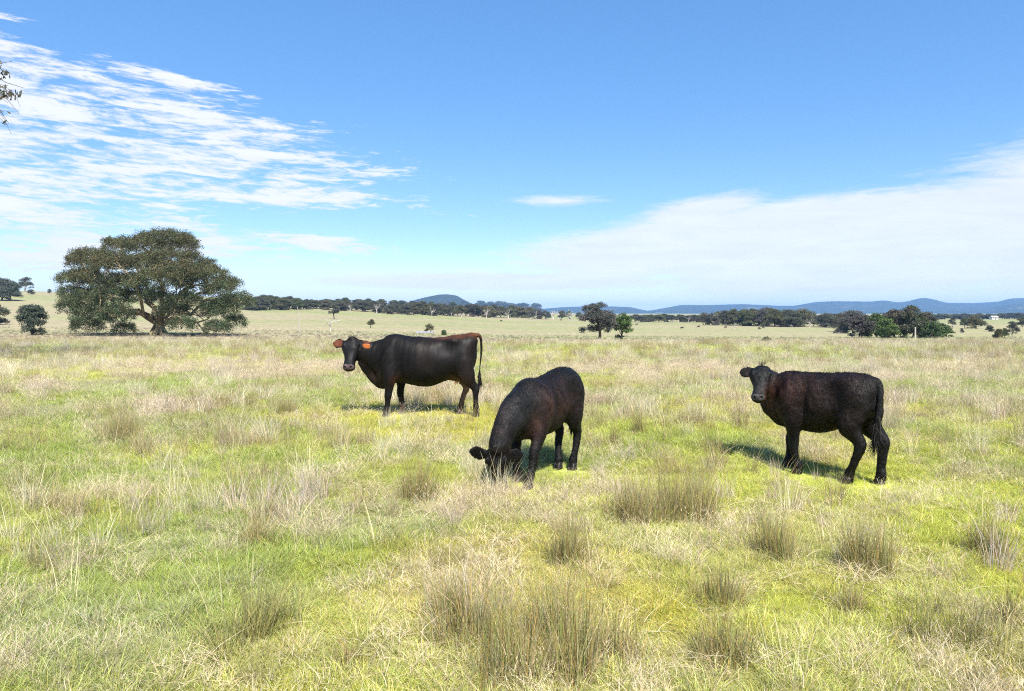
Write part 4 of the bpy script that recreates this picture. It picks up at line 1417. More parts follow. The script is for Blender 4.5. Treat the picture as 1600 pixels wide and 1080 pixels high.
def tube(pts, rad_, n=8):
    pts = np.array(pts, float); rad_ = np.array(rad_, float)
    T = np.gradient(pts, axis=0); T /= np.linalg.norm(T, axis=1)[:, None] + 1e-9
    ref = np.array([0.31, 0.95, 0.05])
    V = []
    th = np.linspace(0, 2 * math.pi, n, endpoint=False)
    for p, t, r in zip(pts, T, rad_):
        a = np.cross(t, ref); a /= np.linalg.norm(a) + 1e-9; b = np.cross(t, a)
        V.append(p + r * (np.cos(th)[:, None] * a + np.sin(th)[:, None] * b))
    m = len(pts); V = np.vstack(V)
    i, j = np.meshgrid(np.arange(m - 1), np.arange(n), indexing='ij')
    F = np.stack([i * n + j, (i + 1) * n + j, (i + 1) * n + (j + 1) % n, i * n + (j + 1) % n], -1).reshape(-1, 4)
    return V, F


def limb(rng, a, b, r0, r1, sag=0.0, wob=0.08, n=8, seg=9):
    a = np.array(a, float); b = np.array(b, float)
    L = np.linalg.norm(b - a)
    t = np.linspace(0, 1, seg)[:, None]
    p = a + (b - a) * t
    w = np.cumsum(rng.normal(0, 1, (seg, 3)), 0); w = w - w[0] - (w[-1] - w[0]) * t
    p += w * L * wob / math.sqrt(seg) * 1.3
    p[:, 2] += (np.sin(t[:, 0] * math.pi) * sag * L)
    r = r0 + (r1 - r0) * t[:, 0] ** 0.8
    return tube(p, r, n), p


def stack(parts):
    Vs, Fs, k = [], [], 0
    for V, F in parts:
        Vs.append(V); Fs.append(F + k); k += len(V)
    return np.vstack(Vs), np.vstack(Fs)


def leaf_cloud(rng, lobes, per_m2, size, pal, flat=0.75, clump=0.7, hang=0.4):
    """lobes: (cx,cy,cz, rx,ry,rz). leaves gathered into sprays on the upper shell of each lobe"""
    Vs = []; Cs = []
    pal = np.array(pal)
    for (cx, cy, cz, rx, ry, rz) in lobes:
        area = 4 * math.pi * ((rx * ry + rx * rz + ry * rz) / 3)
        nc = max(5, int(area / (clump * clump * 2.2)))
        d = rng.normal(0, 1, (nc, 3)); d /= np.linalg.norm(d, axis=1)[:, None]
        d[:, 2] = np.where(d[:, 2] < -0.45, -d[:, 2] * .6, d[:, 2])
        rr = rng.uniform(0.55, 1.04, nc) ** 0.7
        c = np.array([cx, cy, cz]) + d * rr[:, None] * np.array([rx, ry, rz])
        base = pal[rng.integers(0, len(pal), nc)] * rng.uniform(0.75, 1.3, (nc, 1))
        for k in range(nc):
            cr = clump * rng.uniform(0.6, 1.25)
            n = max(6, int(per_m2 * cr * cr * 4))
            q = rng.normal(0, 1, (n, 3)); q /= np.linalg.norm(q, axis=1)[:, None]
            q *= (rng.uniform(0, 1, (n, 1)) ** 0.45) * cr * np.array([1, 1, flat])
            p = c[k] + q
            s = size * rng.uniform(0.6, 1.35, n)
            # leaf axis hangs, blade faces anywhere
            ax = rng.normal(0, 1, (n, 3)); ax[:, 2] -= hang * 2.0; ax /= np.linalg.norm(ax, axis=1)[:, None]
            sd = np.cross(ax, rng.normal(0, 1, (n, 3))); sd /= np.linalg.norm(sd, axis=1)[:, None] + 1e-9
            w = s * 0.42
            v = np.stack([p - ax * s[:, None] * .5, p + sd * w[:, None] * .5, p + ax * s[:, None] * .5, p - sd * w[:, None] * .5], 1).reshape(-1, 3)
            Vs.append(v)
            cc = base[k] * rng.uniform(0.75, 1.3, (n, 1))
            Cs.append(np.repeat(cc, 4, 0))
    V = np.vstack(Vs); F = np.arange(len(V)).reshape(-1, 4)
    return V, F, np.vstack(Cs)


OLIVE = [(0.062, 0.070, 0.042), (0.075, 0.073, 0.046), (0.052, 0.066, 0.042), (0.080, 0.070, 0.047)]
GREYG = [(0.060, 0.080, 0.052), (0.072, 0.088, 0.055), (0.050, 0.070, 0.045)]
BROWN = [(0.078, 0.068, 0.048), (0.070, 0.068, 0.048), (0.088, 0.072, 0.048), (0.056, 0.062, 0.042)]
GREEN = [(0.060, 0.105, 0.026), (0.075, 0.120, 0.030), (0.050, 0.085, 0.024)]
DARK = [(0.075, 0.088, 0.058), (0.092, 0.100, 0.066), (0.108, 0.096, 0.068)]  # lightened: distance haze put into the leaf colour


def tree_obj(name, me_trunk, me_crown, loc, rz=0, sc=1.0, extra=None):
    r = empty(name, loc, rz); r.scale = (sc, sc, sc) if isinstance(sc, (int, float)) else sc
    obj('trunk', me_trunk, r)
    if me_crown: obj('crown', me_crown, r)
    return r


# ---- the great spreading gum at the left: lobes read off its crown, depth given by its own roundness
BT = at(247, 98.0)
PPM = FPX / BT.y            # photo pixels per metre at the tree
BASE_ROW = 540 + FPX * math.tan(math.atan((EYE - BT.z) / BT.y) - PITCH)
rb = np.random.default_rng(31)
LOB = [(1000, 135, 190, 60), (860, 175, 170, 60), (720, 170, 110, 50), (1110, 165, 100, 60), (560, 240, 150, 55), (680, 270, 150, 60), (480, 270, 80, 45), (430, 370, 95, 45), (520, 340, 100, 45),
       (400, 455, 60, 55), (420, 540, 80, 60), (520, 500, 120, 60), (660, 470, 140, 60), (560, 590, 140, 70), (520, 655, 100, 55), (690, 580, 120, 70), (740, 665, 70, 45),
       (880, 270, 150, 55), (1020, 250, 150, 60), (1150, 250, 70, 50), (1240, 280, 60, 35), (1230, 340, 140, 55), (1100, 330, 150, 60), (950, 380, 170, 70), (760, 380, 120, 50), (830, 470, 110, 60),
       (1360, 385, 65, 40), (1300, 430, 120, 55), (1420, 500, 110, 55), (1330, 540, 110, 70), (1260, 560, 90, 60), (1290, 660, 90, 50), (1400, 620, 70, 60), (1110, 500, 120, 60), (1040, 560, 110, 60), (1090, 640, 90, 50), (940, 480, 90, 60)]
lobes = []
xc = 940 / 3.81
for (cx, cy, rx, ry) in LOB:
    px_ = cx / 3.81; row_ = 340 + cy / 3.81
    X = (px_ - xc) / PPM; Zz = (BASE_ROW - row_) / PPM
    rX = rx / 3.81 / PPM; rZ = ry / 3.81 / PPM
    # half depth of the crown at this spot
    half = 12.0 * math.sqrt(max(0.05, 1 - (X / 14.8) ** 2 - (max(Zz - 4, 0) / 11.0) ** 2))
    for sgn in ((1, -1) if abs((px_ - xc) / PPM) < 12.5 else (1,)):
        dy = sgn * half * rb.uniform(0.2, 0.85)
        if abs(px_ - 247) < 34 and row_ > 496 and dy < 1: continue
        D_ = BT.y + dy
        X = (px_ - 800) / FPX * D_ - BT.x; Zz = EYE - D_ * math.tan(math.atan((row_ - 540) / FPX) + PITCH) - BT.z
        lobes.append((X, dy, Zz, rX * 0.92, rX * 0.95, rZ * 1.15))
for k in range(30):
    a_ = rb.uniform(0, 6.283); u_ = rb.uniform(0.1, 1) ** .5
    X = math.cos(a_) * u_ * 11.5 + .3; Y = math.sin(a_) * u_ * 8.5
    top = 2.2 + 9.6 * math.sqrt(max(.04, 1 - (X / 14.0) ** 2 - (Y / 12.0) ** 2))
    rr_ = rb.uniform(1.3, 2.3)
    lobes.append((X, Y, rb.uniform(max(4.6, top * .6), top * .9), rr_ * .85, rr_ * .85, rr_ * .62))
V, F, Cc = leaf_cloud(rb, lobes, 42, 0.175, OLIVE + GREYG[:2], 0.8, 0.50, 0.25)
# browner towards the top, greener low down
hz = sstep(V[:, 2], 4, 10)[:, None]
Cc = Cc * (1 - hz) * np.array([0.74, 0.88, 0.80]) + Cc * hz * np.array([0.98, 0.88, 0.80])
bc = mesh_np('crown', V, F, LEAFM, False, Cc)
parts = []
trunk_top = np.array([0.2, 0, 2.3])
(tb, p0) = limb(rb, (0.1, 0, -0.3), trunk_top, 0.85, 0.6, 0, 0.03, 12, 6); parts.append(tb)
th = np.linspace(0, 2 * math.pi, 8, endpoint=False)
for a in th:
    (q, _) = limb(rb, (0.1 + 1.25 * math.cos(a), 1.25 * math.sin(a), -0.35), (0.1 + 0.35 * math.cos(a), .35 * math.sin(a), 1.3), 0.28, 0.35, 0, 0.03, 7, 4); parts.append(q)
mains = []
for (ex, ez, ey, r) in ((-6.5, 5.6, -2, .45), (-3.0, 8.0, 1.5, .5), (0.5, 10.2, -1, .5), (4.2, 8.8, 2, .45), (7.8, 6.4, -1.5, .42), (11.0, 4.2, 1.0, .34), (-9.8, 4.0, 1.0, .34), (-5.0, 3.4, -6.5, .36), (5.5, 4.0, -6.5, .36), (0.0, 6.8, -6, .40), (-7.0, 2.2, -3.5, .26), (6.8, 1.8, -3.0, .26)):
    st = trunk_top + np.array([rb.uniform(-.3, .3), rb.uniform(-.3, .3), rb.uniform(-0.9, .1)])
    (q, pp) = limb(rb, st, (ex, ey, ez), r, r * .28, 0.06 if ez < 5 else 0.02, 0.13, 9, 12); parts.append(q); mains.append(pp)
allp = np.vstack([m[3:] for m in mains])
for L_ in lobes:
    c = np.array(L_[:3]); dd = np.linalg.norm(allp - c, axis=1); s = allp[np.argmin(dd)]
    if dd.min() > 0.8:
        (q, pp) = limb(rb, s, c, 0.13, 0.03, 0.03, 0.14, 5, 7); parts.append(q)
        for m in range(3):
            e = c + rb.normal(0, 1, 3) * np.array(L_[3:]) * .4
            (q, _) = limb(rb, pp[4], e, 0.05, 0.015, 0, 0.12, 4, 5); parts.append(q)
V, F = stack(parts)
bt = mesh_np('trunk', V, F, BARK, True)
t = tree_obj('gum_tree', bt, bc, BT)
tag(t, 'huge spreading gum tree with low drooping boughs, by far the largest on the plain', 'tree')


# ---- generic gum prototypes
def gum(seed, H, W, pal, stems=1, bare=0.28, dens=9, leaf=0.42, clump=0.75, bark_=BARKD, nl=None, dome=True, low=False, side_limbs=True):
    rg = np.random.default_rng(seed)
    nl = nl or int(9 + W * 1.0)
    lb = []
    for k in range(nl):
        a = rg.uniform(0, 6.283); u = rg.uniform(0, 1) ** 0.6
        x = math.cos(a) * u * W * .5 * .78; y = math.sin(a) * u * W * .5 * .78
        top = H * (1 - 0.55 * u ** 2.2) if dome else H * (1 - .25 * u)
        lo = H * (bare + (0.0 if not low else -0.2) * u)
        z = rg.uniform(0.35 if k % 3 else 0.0, 0.93) * (top - lo) + lo
        s = W * rg.uniform(.14, .24)
        lb.append((x, y, z, s, s, s * rg.uniform(.45, .7)))
    lb.append((0, 0, H * .86, W * .22, W * .22, H * .11))
    for q in range(5):
        a = q * 1.257 + rg.uniform(0, .6); lb.append((math.cos(a) * W * .2, math.sin(a) * W * .2, H * rg.uniform(.42, .78), W * .22, W * .22, H * .13))
    V, F, Cc = leaf_cloud(rg, lb, dens, leaf, pal, 0.7, clump, 0.3)
    zmx = V[:, 2].max(); 
    cm = mesh_np('crown', V, F, LEAFM, False, Cc)
    parts = []
    mains = []
    for k in range(stems):
        bx = rg.uniform(-.2, .2) * stems; by = rg.uniform(-.2, .2) * stems
        fork = np.array([bx + rg.normal(0, .04) * H, by + rg.normal(0, .04) * H, H * bare * rg.uniform(.75, 1.05)])
        r = H * 0.032 / math.sqrt(stems)
        (q, p) = limb(rg, (bx, by, -.4), fork, r * 1.35, r, 0, .06, 8, 6); parts.append(q); mains.append(p[3:])
        for m in range(3 if stems > 1 else 5):
            e = lb[rg.integers(0, len(lb))][:3]
            (q, p) = limb(rg, fork, e, r * .62, r * .15, .03, .13, 6, 8); parts.append(q); mains.append(p[2:])
    ap = np.vstack(mains)
    for l in lb:
        c = np.array(l[:3]); dd = np.linalg.norm(ap - c, axis=1)
        if dd.min() > .25:
            (q, _) = limb(rg, ap[np.argmin(dd)], c, H * .009, H * .003, 0, .12, 4, 5); parts.append(q)
    V, F = stack(parts)
    return mesh_np('trunk', V, F, bark_, True), cm


def dead_gum(seed, H, bark_=BARKW, leafy=0):
    rg = np.random.default_rng(seed); parts = []
    top = np.array([rg.normal(0, .06) * H, 0, H * .45])
    (q, p) = limb(rg, (0, 0, -.3), top, H * .035, H * .022, 0, .06, 8, 7); parts.append(q)
    for m in range(7):
        s = p[rg.integers(3, 7)]
        e = s + np.array([rg.normal(0, .28), rg.normal(0, .28), rg.uniform(.12, .55)]) * H
        (q, pp) = limb(rg, s, e, H * .016, H * .004, .02, .16, 6, 8); parts.append(q)
        for w in range(4):
            s2 = pp[rg.integers(3, 8)]
            (q, _) = limb(rg, s2, s2 + np.array([rg.normal(0, .11), rg.normal(0, .11), rg.uniform(.0, .16)]) * H, H * .006, H * .002, 0, .18, 4, 5); parts.append(q)
    V, F = stack(parts)
    return mesh_np('trunk', V, F, bark_, True)


GP = {
    'olive': [gum(100 + k, 9.5, 10.5, OLIVE + BROWN[:1], 1, .16, 11, .42, .8, low=True) for k in range(3)],
    'dark': [gum(110 + k, 10, 12.5, DARK + OLIVE[:1], 1, .12, 11, .42, .9, low=True) for k in range(3)],
    'brown': [gum(120 + k, 9.0, 11, [tuple(1.35 * q for q in c_) for c_ in BROWN + OLIVE[:1]], 2, .16, 11, .42, .8, low=True) for k in range(3)],
    'grey': [gum(130 + k, 9.5, 10, GREYG + DARK[:1], 1, .16, 11, .42, .8, low=True) for k in range(2)],
    'thin': [gum(140 + k, 10.5, 9.0, BROWN + GREYG[:1], 2, .30, 7, .42, .75, BARKW) for k in range(3)],
    'dead': [(dead_gum(150 + k, 9.0), None) for k in range(3)],
}
TREEROWS = []


def stand(px, row_base, row_top, kind, label, group=None, d=None, wide=1.0, k=None):
    """one tree with its foot at photo pixel (px,row_base) and its top at row_top"""
    p = at(px, d) if d else place(px, row_base)
    if d is None and abs(0) > 1: pass
    zt = EYE - p.y * math.tan(math.atan((row_top - 540) / FPX) + PITCH)
    Hh = max(1.0, zt - p.z)
    tr, cr = GP[kind][random.randrange(len(GP[kind])) if k is None else k]
    nat = {'olive': 10.2, 'dark': 10.8, 'brown': 9.8, 'grey': 10.2, 'thin': 11.2, 'dead': 8.2}[kind]
    s = Hh / nat
    t = tree_obj('gum_tree' if kind != 'dead' else 'dead_tree', tr, cr, p, random.uniform(0, 6.28), (s * wide, s * wide, s))
    tag(t, label, 'tree', group)
    return t


# mid-distance individuals, each with its own crown
def solo(name, px, row, H_px, W_px, seed, pal, label, **kw):
    d = kw.pop('d', None)
    p = at(px, d) if d else place(px, row)
    m = p.y / FPX
    Hh, Ww = H_px * m, W_px * m * 1.05
    kw.setdefault('leaf', max(.14, .0019 * p.y)); kw.setdefault('clump', max(.30, Ww * .085))
    kw.setdefault('dens', 2.6 / kw['leaf'] ** 2 * .9)
    tr, cr = gum(seed, Hh * .95, Ww, pal, **kw)
    t = tree_obj(name, tr, cr, p)
    tag(t, label, 'tree')
    return t


solo('gum_tree', 934, 530.5, 63, 58, 211, DARK, 'dark gum standing alone in the middle of the plain, taller than its green neighbour', bare=.22, nl=16, low=True)
solo('green_tree', 973, 530.5, 44, 36, 212, GREEN, 'bright green bushy tree touching the lone dark gum on its right', bare=.20, nl=13, low=True)
solo('gum_tree', 50, 524, 52, 52, 203, GREYG + OLIVE[:1], 'small leaning gum left of the huge spreading gum', bare=.18, nl=15, low=True)
solo('gum_tree', -8, 508, 36, 44, 204, DARK, 'dark shrubby gum cut off by the left edge, beside the small leaning gum', bare=.12, nl=9, low=True)
solo('sapling', 522, 499, 25, 20, 205, DARK, 'thin young tree above the dead white branches, left of the cow', bare=.40, nl=7)
solo('sapling', 580, 513, 15, 13, 206, OLIVE, 'little round-headed sapling alone in the field above the cow', bare=.30, nl=6)
solo('shrub', 672, 522, 17, 14, 207, DARK, 'small dark shrub beside the pale trough behind the cow back', bare=.22, nl=6)
solo('bush', 1198.5, 537, 8, 8, 208, DARK, 'tiny solitary dark bush in the open field above the steer', bare=.02, nl=6, low=True)
solo('bush', 693, 524, 8, 7, 209, GREEN, 'tiny green bush above the cow rump', bare=.02, nl=5, low=True)
# dead limbs under the sapling
p = place(516, 518)
t = tree_obj('dead_tree', dead_gum(77, 30 * p.y / FPX), None, p); tag(t, 'bleached dead sapling with crooked branches below the thin young tree', 'tree')

# the near right-hand clump
C2 = [(1346, 527, 489, 'brown', 1.1), (1358, 528, 500, 'green', .9), (1371, 528, 488, 'green', .95), (1386, 529, 496, 'green', .9), (1398, 528, 482, 'brown', .9), (1408, 529, 500, 'green', .8), (1424, 528.5, 477, 'olive', 1.0),
      (1438, 529, 492, 'green', .9), (1446, 527, 486, 'olive', .9), (1456, 529, 502, 'green', 1.0), (1468, 529, 505, 'green', 1.0), (1478, 529, 510, 'green', .9)]
place_names = ['at the left end', 'low, second from the left', 'tall and green, third from the left', 'low, just right of the third', 'brown and tall, left of the tallest', 'low, before the tallest crown', 'tallest of all', 'just right of the tallest',
               'olive, behind the right half', 'round and green, third from the right', 'low and round, second from the right', 'last and lowest at the right end']
for i, (px, rb_, rt, kind, w) in enumerate(C2):
    pal = {'brown': BROWN, 'green': GREEN[::2] + GREYG[:1], 'olive': OLIVE}[kind]
    solo('gum_tree', px, rb_, rb_ - rt, (rb_ - rt) * (.95 if kind != 'green' else 1.05) * w + 4, 300 + i, pal, 'tree of the dense right hand clump, ' + place_names[i], d=131 + 5 * (i % 3) - (4 if kind == 'green' else 0), bare=.06 if kind == 'green' else .2, nl=13, low=True)

# right: separate trees before the far line
for px, rb_, rt, kind, w, lab in (
        (1320, 519, 484, 'brown', 1.0, 'broad brown gum leading into the dense right hand clump from the left'),
        (1290, 512, 487, 'dark', 1.0, 'dark gum with a wide shadow, left of the dense right hand clump'),
        (1333, 521, 481, 'brown', 1.15, 'tall brown gum against the left end of the dense right hand clump'),
        (1488, 512, 495, 'thin', .9, 'small leaning gum with bare forks right of the dense clump'),
        (1507, 513, 495, 'grey', .8, 'grey thin gum between two others right of the dense clump'),
        (1524, 514, 490, 'brown', 1.1, 'wide brown gum in the field near the right edge'),
        (1546, 519, 507, 'olive', 1.0, 'short round tree on its own near the right edge'),
        (1503, 524, 512, 'thin', .7, 'sparse yellowish sapling right of the dense clump'),
        (1561, 529, 512, 'olive', .9, 'short green tree left of the slender one at the right edge'),
        (1570, 528, 511, 'grey', .8, 'little grey-green tree leaning on the slender one at the right edge'),
        (1582, 529.5, 500, 'thin', .8, 'slender brown tree near the right edge with a thin trunk'),
        (1598, 511, 493, 'dark', 1.0, 'dark gum cut by the right edge'),
        (1148, 517, 505, 'dead', 1.0, 'small dead stump of a tree below the right hand line of gums')):
    stand(px, rb_, rt, kind, lab, None, wide=w)
# hill top trees at far left
for px, rb_, rt, kind, w, lab in ((4, 470, 430, 'dark', 1.0, 'tall dark gum on the hilltop at the left edge'), (20, 471, 437, 'grey', 1.0, 'grey gum on the hilltop beside the tall dark one'), (42, 456, 431, 'thin', 1.1, 'lone airy gum on the skyline of the hill'),
                                  (-22, 470, 434, 'dark', 1.1, 'dark gum beyond the left edge on the hilltop')):
    stand(px, rb_, rt, kind, lab, None, wide=w)

# the long lines of gums across the plain
def belt(x0, x1, n, base, top, kinds, label, group, wide=1.0, jb=1.5, jt=3.0):
    for i in range(n):
        px = x0 + (x1 - x0) * (i + random.uniform(.1, .9)) / n
        t = (px - x0) / (x1 - x0)
        rb_ = np.interp(t, np.linspace(0, 1, len(base)), base) + random.uniform(-jb, jb * .6)
        rt = np.interp(t, np.linspace(0, 1, len(top)), top) + random.uniform(-jt * .6, jt)
        kind = random.choice(kinds)
        adj = {'dark': 'dense dark', 'brown': 'brownish', 'olive': 'olive green', 'thin': 'airy pale-limbed', 'grey': 'grey-green', 'dead': 'bare bleached'}[kind]
        lab = label.replace('pale-limbed gum', 'gum').replace('dark gum', 'gum')
        stand(px, rb_, min(rt, rb_ - 6), kind, adj + ' ' + lab, group, wide=wide * random.uniform(.8, 1.2))


belt(384, 470, 13, [484, 484], [461, 460, 465], ['dark', 'dark', 'olive', 'grey'], 'dark gum in the dense line just right of the huge spreading gum', 'gums right of the huge tree', 1.2)
belt(455, 600, 20, [482, 488], [468, 468, 470], ['dark', 'brown', 'olive', 'thin', 'dark'], 'gum in the line behind the thin young tree, left of the rounded hill', 'gums left of the rounded hill', 1.15)
belt(590, 700, 16, [490, 494], [471, 472, 474], ['dark', 'brown', 'olive', 'thin'], 'gum in the line at the foot of the rounded hill', 'gums below the rounded hill', 1.15)
belt(695, 842, 20, [494, 498], [474, 474, 481], ['dark', 'brown', 'olive', 'thin', 'brown'], 'gum in the line right of the rounded hill', 'gums right of the rounded hill', 1.1)
belt(400, 840, 26, [476, 486], [463, 471], ['dark', 'grey'], 'gum in the back row of the left tree line', 'back row of the left tree line', 1.4, 1)
belt(830, 915, 11, [499, 500], [484, 486], ['thin', 'dead', 'dark', 'grey'], 'pale-limbed gum in the line left of the lone dark gum', 'gums left of the lone dark gum', 1.0)
belt(985, 1105, 20, [503, 504], [491, 490, 492], ['dark', 'grey', 'olive', 'thin'], 'low far gum in the line right of the bright green tree', 'gums right of the bright green tree', 1.5, 1, 1.5)
belt(1098, 1255, 17, [508, 511], [485, 480, 481], ['dark', 'brown', 'olive', 'thin', 'brown'], 'taller gum of the open grove in front of the range, above the steer', 'open grove above the steer', 1.05)
belt(1120, 1345, 20, [504, 506], [489, 489], ['dark', 'grey', 'brown'], 'gum of the back row behind the open grove', 'back row behind the open grove', 1.3, 1, 2)
belt(1250, 1345, 7, [509, 513], [489, 488], ['brown', 'dark'], 'gum between the open grove and the dense right hand clump', 'gums before the dense clump', 1.1)
belt(1440, 1640, 30, [499, 499], [490, 489, 487], ['dark', 'grey', 'dark'], 'far low gum in the line below the range at the right', 'far gums at the right', 1.6, .8, 1.5)
belt(-60, 90, 5, [466, 460], [452, 450], ['dark', 'thin'], 'small gum along the crest of the left hill', 'gums on the left hill crest', 1.0)
for px, rb_, rt in ((466, 484, 466), (548, 489, 474), (588, 490, 474), (675, 494, 480), (681, 494, 478), (760, 497, 482), (795, 498, 483), (1076, 504, 495), (1265, 512, 497), (838, 499, 486), (862, 500, 486), (889, 500, 485)):
    stand(px, rb_, rt, 'dead', 'bleached dead gum with white limbs standing out from the far tree line', 'dead gums in the far tree line')

# overhanging gum at the left edge: a whole tree just outside the frame
ro = np.random.default_rng(88)
op = Vector((-20.2, 19.0, gz(-20.2, 19.0)))
lobes = []
for k in range(26):
    a = ro.uniform(0, 6.283); u = ro.uniform(0, 1) ** .6
    lobes.append((math.cos(a) * u * 4.2 - .3, math.sin(a) * u * 4.6, 10.4 + ro.uniform(-2.0, 2.8) * (1 - .4 * u), ro.uniform(.8, 1.4), ro.uniform(.8, 1.4), ro.uniform(.5, .8)))
for k in range(9):  # unseen crown above the frame, added to cast its shadow onto the field
    lobes.append((ro.uniform(1.5, 6.2), ro.uniform(-1.2, 1.6), ro.uniform(12.6, 13.8), 1.5, 1.3, .6))
tips = [(6.35, .2, 8.15, .28, .35, .32), (6.1, -.1, 7.7, .35, .4, .28), (6.7, .1, 7.55, .30, .35, .20), (6.25, .3, 6.95, .15, .25, .2), (5.8, 0, 8.2, .4, .4, .4)]
V, F, Cc = leaf_cloud(ro, lobes, 9, .17, OLIVE + DARK, .7, .5, .6)
V2, F2, C2_ = leaf_cloud(ro, tips, 10, .13, DARK + BROWN[:1], .9, .20, .9)
V = np.vstack([V, V2]); F = np.vstack([F, F2 + len(V) - len(V2)]); Cc = np.vstack([Cc, C2_])
crown = mesh_np('crown', V, F, LEAFM, False, Cc)
parts = []
(q, p) = limb(ro, (0, 0, -.3), (.4, 0, 6.6), .42, .3, 0, .05, 10, 7); parts.append(q)
for l in lobes[::2] + tips[:3]:
    (q, pp) = limb(ro, p[-1 - int(ro.integers(0, 2))], l[:3], .13, .02, .04, .12, 6, 9); parts.append(q)
(q, _) = limb(ro, (1.5, 0, 9.6), tips[4][:3], .06, .02, .05, .06, 5, 8); parts.append(q)
for l in tips:
    for m in range(9):
        s = np.array(tips[4][:3]); e = np.array(l[:3]) + ro.normal(0, .22, 3)
        (q, pp) = limb(ro, s, e, .016, .005, .02, .08, 4, 7); parts.append(q)
V, F = stack(parts)
t = tree_obj('gum_tree', mesh_np('trunk', V, F, BARKD, True), crown, op)
tag(t, 'gum whose leafy twigs reach into the sky at the upper left edge', 'tree')

# ------------------------------------------------------------------ small things on the plain
WOODM = mat('weathered_post', lambda nt: principled(nt, mixc(nt, noise(nt, None, 6, 4, .6), (0.22, 0.20, 0.17, 1), (0.46, 0.43, 0.38, 1)), .85, .2))
p = place(467.5, 519)
m = p.y / FPX
V, F = tube([(0, 0, -.3), (0.02, 0, 32 * m * .5), (0.0, 0, 32 * m)], [.09, .08, .06], 10)
r = empty('power_pole', p); obj('pole', mesh_np('pole', V, F, WOODM, True), r)
bmz = bmesh.new(); bmesh.ops.create_cube(bmz, size=1)
for v in bmz.verts: v.co = Vector((v.co.x * .5, v.co.y * .08, v.co.z * .08 + 32 * m - .5))
me = bpy.data.meshes.new('crossarm'); bmz.to_mesh(me); bmz.free(); me.materials.append(WOODM); obj('crossarm', me, r)
tag(r, 'thin pale pole standing alone in the field right of the huge gum', 'pole')
p = place(1430, 531)
m = p.y / FPX
V, F = tube([(0, 0, -.3), (0.02, 0, 1.3), (0.0, 0, 19 * m)], [.12, .11, .10], 10)
V2, F2 = tube([(0, 0, 19 * m), (0, 0, 19 * m + .06), (0, 0, 19 * m + .07)], [.11, .11, .02], 10)
r = empty('post', p); obj('shaft', mesh_np('shaft', V, F, WOODM, True), r); obj('cap', mesh_np('cap', V2, F2, WOODM, True), r)
tag(r, 'stout pale post in front of the dense right hand clump', 'post')

# stock trough behind the cow
TROUGHM = mat('pale_concrete', lambda nt: principled(nt, mixc(nt, noise(nt, None, 3, 5, .6), (0.20, 0.21, 0.24, 1), (0.32, 0.33, 0.37, 1)), .8, .2))
WATERM = mat('trough_water', lambda nt: principled(nt, (0.03, 0.04, 0.05, 1), .06, .5))
p = place(664, 521)
m = p.y / FPX
L_, D_, H_ = 24 * m, 1.1, 3.2 * m
r = empty('water_trough', p)
bmz = bmesh.new()


def bx(bm_, c, s):
    g = bmesh.ops.create_cube(bm_, size=1)
    for v in g['verts']: v.co = Vector((v.co.x * s[0] + c[0], v.co.y * s[1] + c[1], v.co.z * s[2] + c[2]))


bx(bmz, (0, -D_ / 2, H_ / 2), (L_, .1, H_)); bx(bmz, (0, D_ / 2, H_ / 2), (L_, .1, H_)); bx(bmz, (-L_ / 2 - .052, 0, H_ / 2), (.1, D_ + .1, H_)); bx(bmz, (L_ / 2 + .052, 0, H_ / 2), (.1, D_ + .1, H_)); bx(bmz, (0, 0, .05), (L_ - .02, D_ - .12, .08))
bmesh.ops.bevel(bmz, geom=bmz.edges[:], offset=.015, segments=1)
me = bpy.data.meshes.new('basin'); bmz.to_mesh(me); bmz.free(); me.materials.append(TROUGHM); obj('basin', me, r)
bmz = bmesh.new(); bx(bmz, (0, 0, H_ * .8), (L_ - .01, D_ - .11, .02)); me = bpy.data.meshes.new('water'); bmz.to_mesh(me); bmz.free(); me.materials.append(WATERM); obj('water', me, r)
tag(r, 'long pale stock trough seen over the back of the cow', 'trough')

# far buildings
ROOFM = mat('pale_sheet_roof', lambda nt: principled(nt, (0.62, 0.60, 0.58, 1), .45, .4))
ROOFR = mat('faded_red_roof', lambda nt: principled(nt, (0.42, 0.24, 0.20, 1), .6, .3))
WALLM = mat('cream_boards', lambda nt: principled(nt, (0.60, 0.57, 0.50, 1), .8, .2))
DARKM = mat('dark_opening', lambda nt: principled(nt, (0.03, 0.03, 0.035, 1), .3, .5))


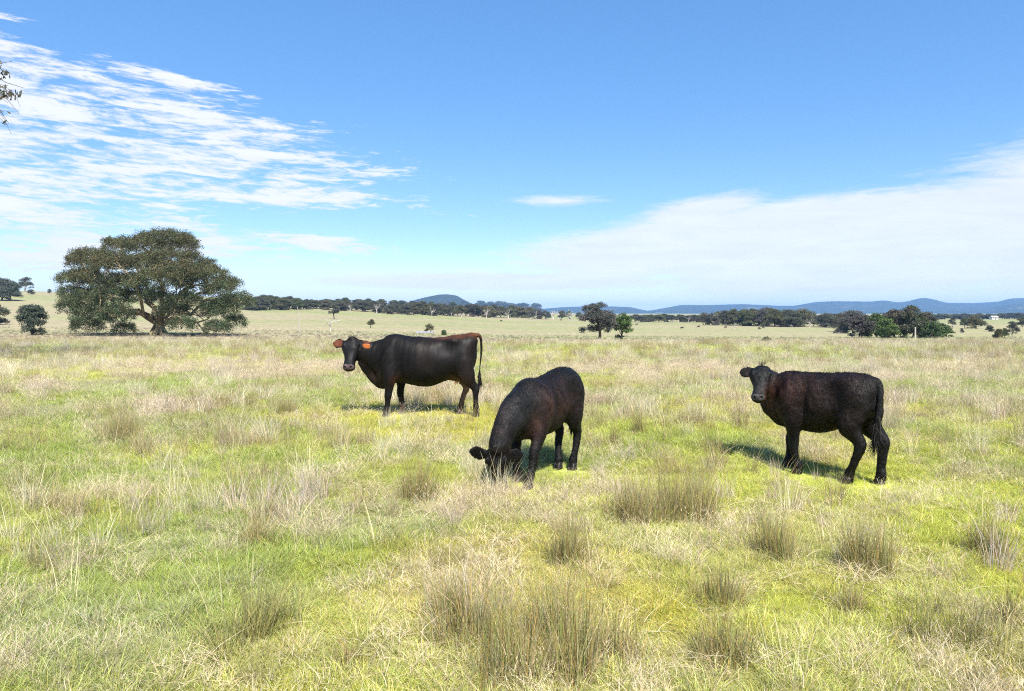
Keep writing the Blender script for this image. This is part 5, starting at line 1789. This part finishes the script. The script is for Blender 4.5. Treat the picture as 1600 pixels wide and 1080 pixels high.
def shed(px, row, w, h, roofm, label, name):
    p = place(px, row); r = empty(name, p, random.uniform(-.3, .3))
    bmz = bmesh.new(); bx(bmz, (0, 0, h / 2 - .3), (w, w * .5, h + .6)); me = bpy.data.meshes.new('wall'); bmz.to_mesh(me); bmz.free(); me.materials.append(WALLM); obj('wall', me, r)
    hw, hd_ = w / 2 + .4, w * .25 + .4; e = h + .02; rr_ = h + w * .16
    V = [(-hw, -hd_, e), (hw, -hd_, e), (hw, 0, rr_), (-hw, 0, rr_), (-hw, hd_, e), (hw, hd_, e), (-hw, -hd_, e + .15), (hw, -hd_, e + .15), (hw, 0, rr_ + .15), (-hw, 0, rr_ + .15), (-hw, hd_, e + .15), (hw, hd_, e + .15)]
    F = [(0, 1, 2, 3), (3, 2, 5, 4), (7, 6, 9, 8), (8, 9, 10, 11), (0, 6, 7, 1), (5, 11, 10, 4), (0, 3, 9, 6), (3, 4, 10, 9), (1, 7, 8, 2), (2, 8, 11, 5)]
    me = bpy.data.meshes.new('roof'); me.from_pydata(V, [], F); me.materials.append(roofm); obj('roof', me, r)
    dm = None
    for dx, nm, ww, hh in ((-.28, 'window', 1.4, 1.1), (.05, 'door', 1.1, 2.1), (.3, 'window', 1.4, 1.1)):
        bmz = bmesh.new(); bx(bmz, (dx * w, -w * .25 - .02, hh / 2 + (1.0 if nm == 'window' else 0)), (ww, .06, hh)); me = bpy.data.meshes.new(nm); bmz.to_mesh(me); bmz.free(); me.materials.append(DARKM); obj(nm, me, r)
    tag(r, label, 'building')


shed(514, 481.0, 8, 2.6, ROOFR, 'farmhouse with a faded reddish roof among the left tree line', 'farmhouse')
shed(1552, 499.5, 7, 2.2, ROOFM, 'far white shed at the right edge of the plain', 'shed')

# distant cattle: one small animal built once, then copied
FARC = mat('far_cattle_hide', lambda nt: principled(nt, (0.012, 0.010, 0.010, 1), .6, .3))
fp = [torso([(-.8, 1.3, 1.0, .12), (-.6, 1.36, .72, .25), (0, 1.32, .55, .33), (.5, 1.36, .58, .28), (.8, 1.25, .65, .18), (.95, 1.1, .75, .1)]),
      loft([(.7, 0, 1.0, .15, .25), (1.0, 0, .85, .12, .18), (1.2, 0, .55, .10, .13)], n=12), loft([(1.15, 0, .62, .08, .09), (1.22, 0, .45, .12, .12), (1.28, 0, .25, .08, .09), (1.3, 0, .12, .06, .06)], n=12)]
for x, y in ((.6, .18), (.6, -.18), (-.6, .18), (-.6, -.18)):
    fp.append(loft([(x, y, .9, .1, .15), (x, y, .5, .06, .07), (x, y, 0, .045, .05)], n=8))
fm = fuse('body', fp, .07, 2); fm.materials.append(FARC)
for i, (px, row, lab) in enumerate(((1066, 514.5, 'tiny far black cow left of the row of distant cattle'), (1092, 512.5, 'far black cow below the low far gums'), (1134, 513.5, 'far black cow beside the small dead stump'), (1186, 515.5, 'far black cow nearest the viewer in the right group'),
                                  (1192, 513.5, 'far black cow just behind its neighbour in the right group'), (995, 508.5, 'far black cow right of the bright green tree'), (876, 501.5, 'far black cow at the foot of the pale-limbed gums'), (783, 503, 'far black cow near the left tree line'))):
    p = place(px, row)
    o = obj('cow', fm, None, p); o.scale = (.62, .62, .62); o.rotation_euler = (0, 0, random.choice([0, math.pi]) + random.uniform(-.5, .5))
    tag(o, lab, 'cow', 'cattle grazing far out on the plain')
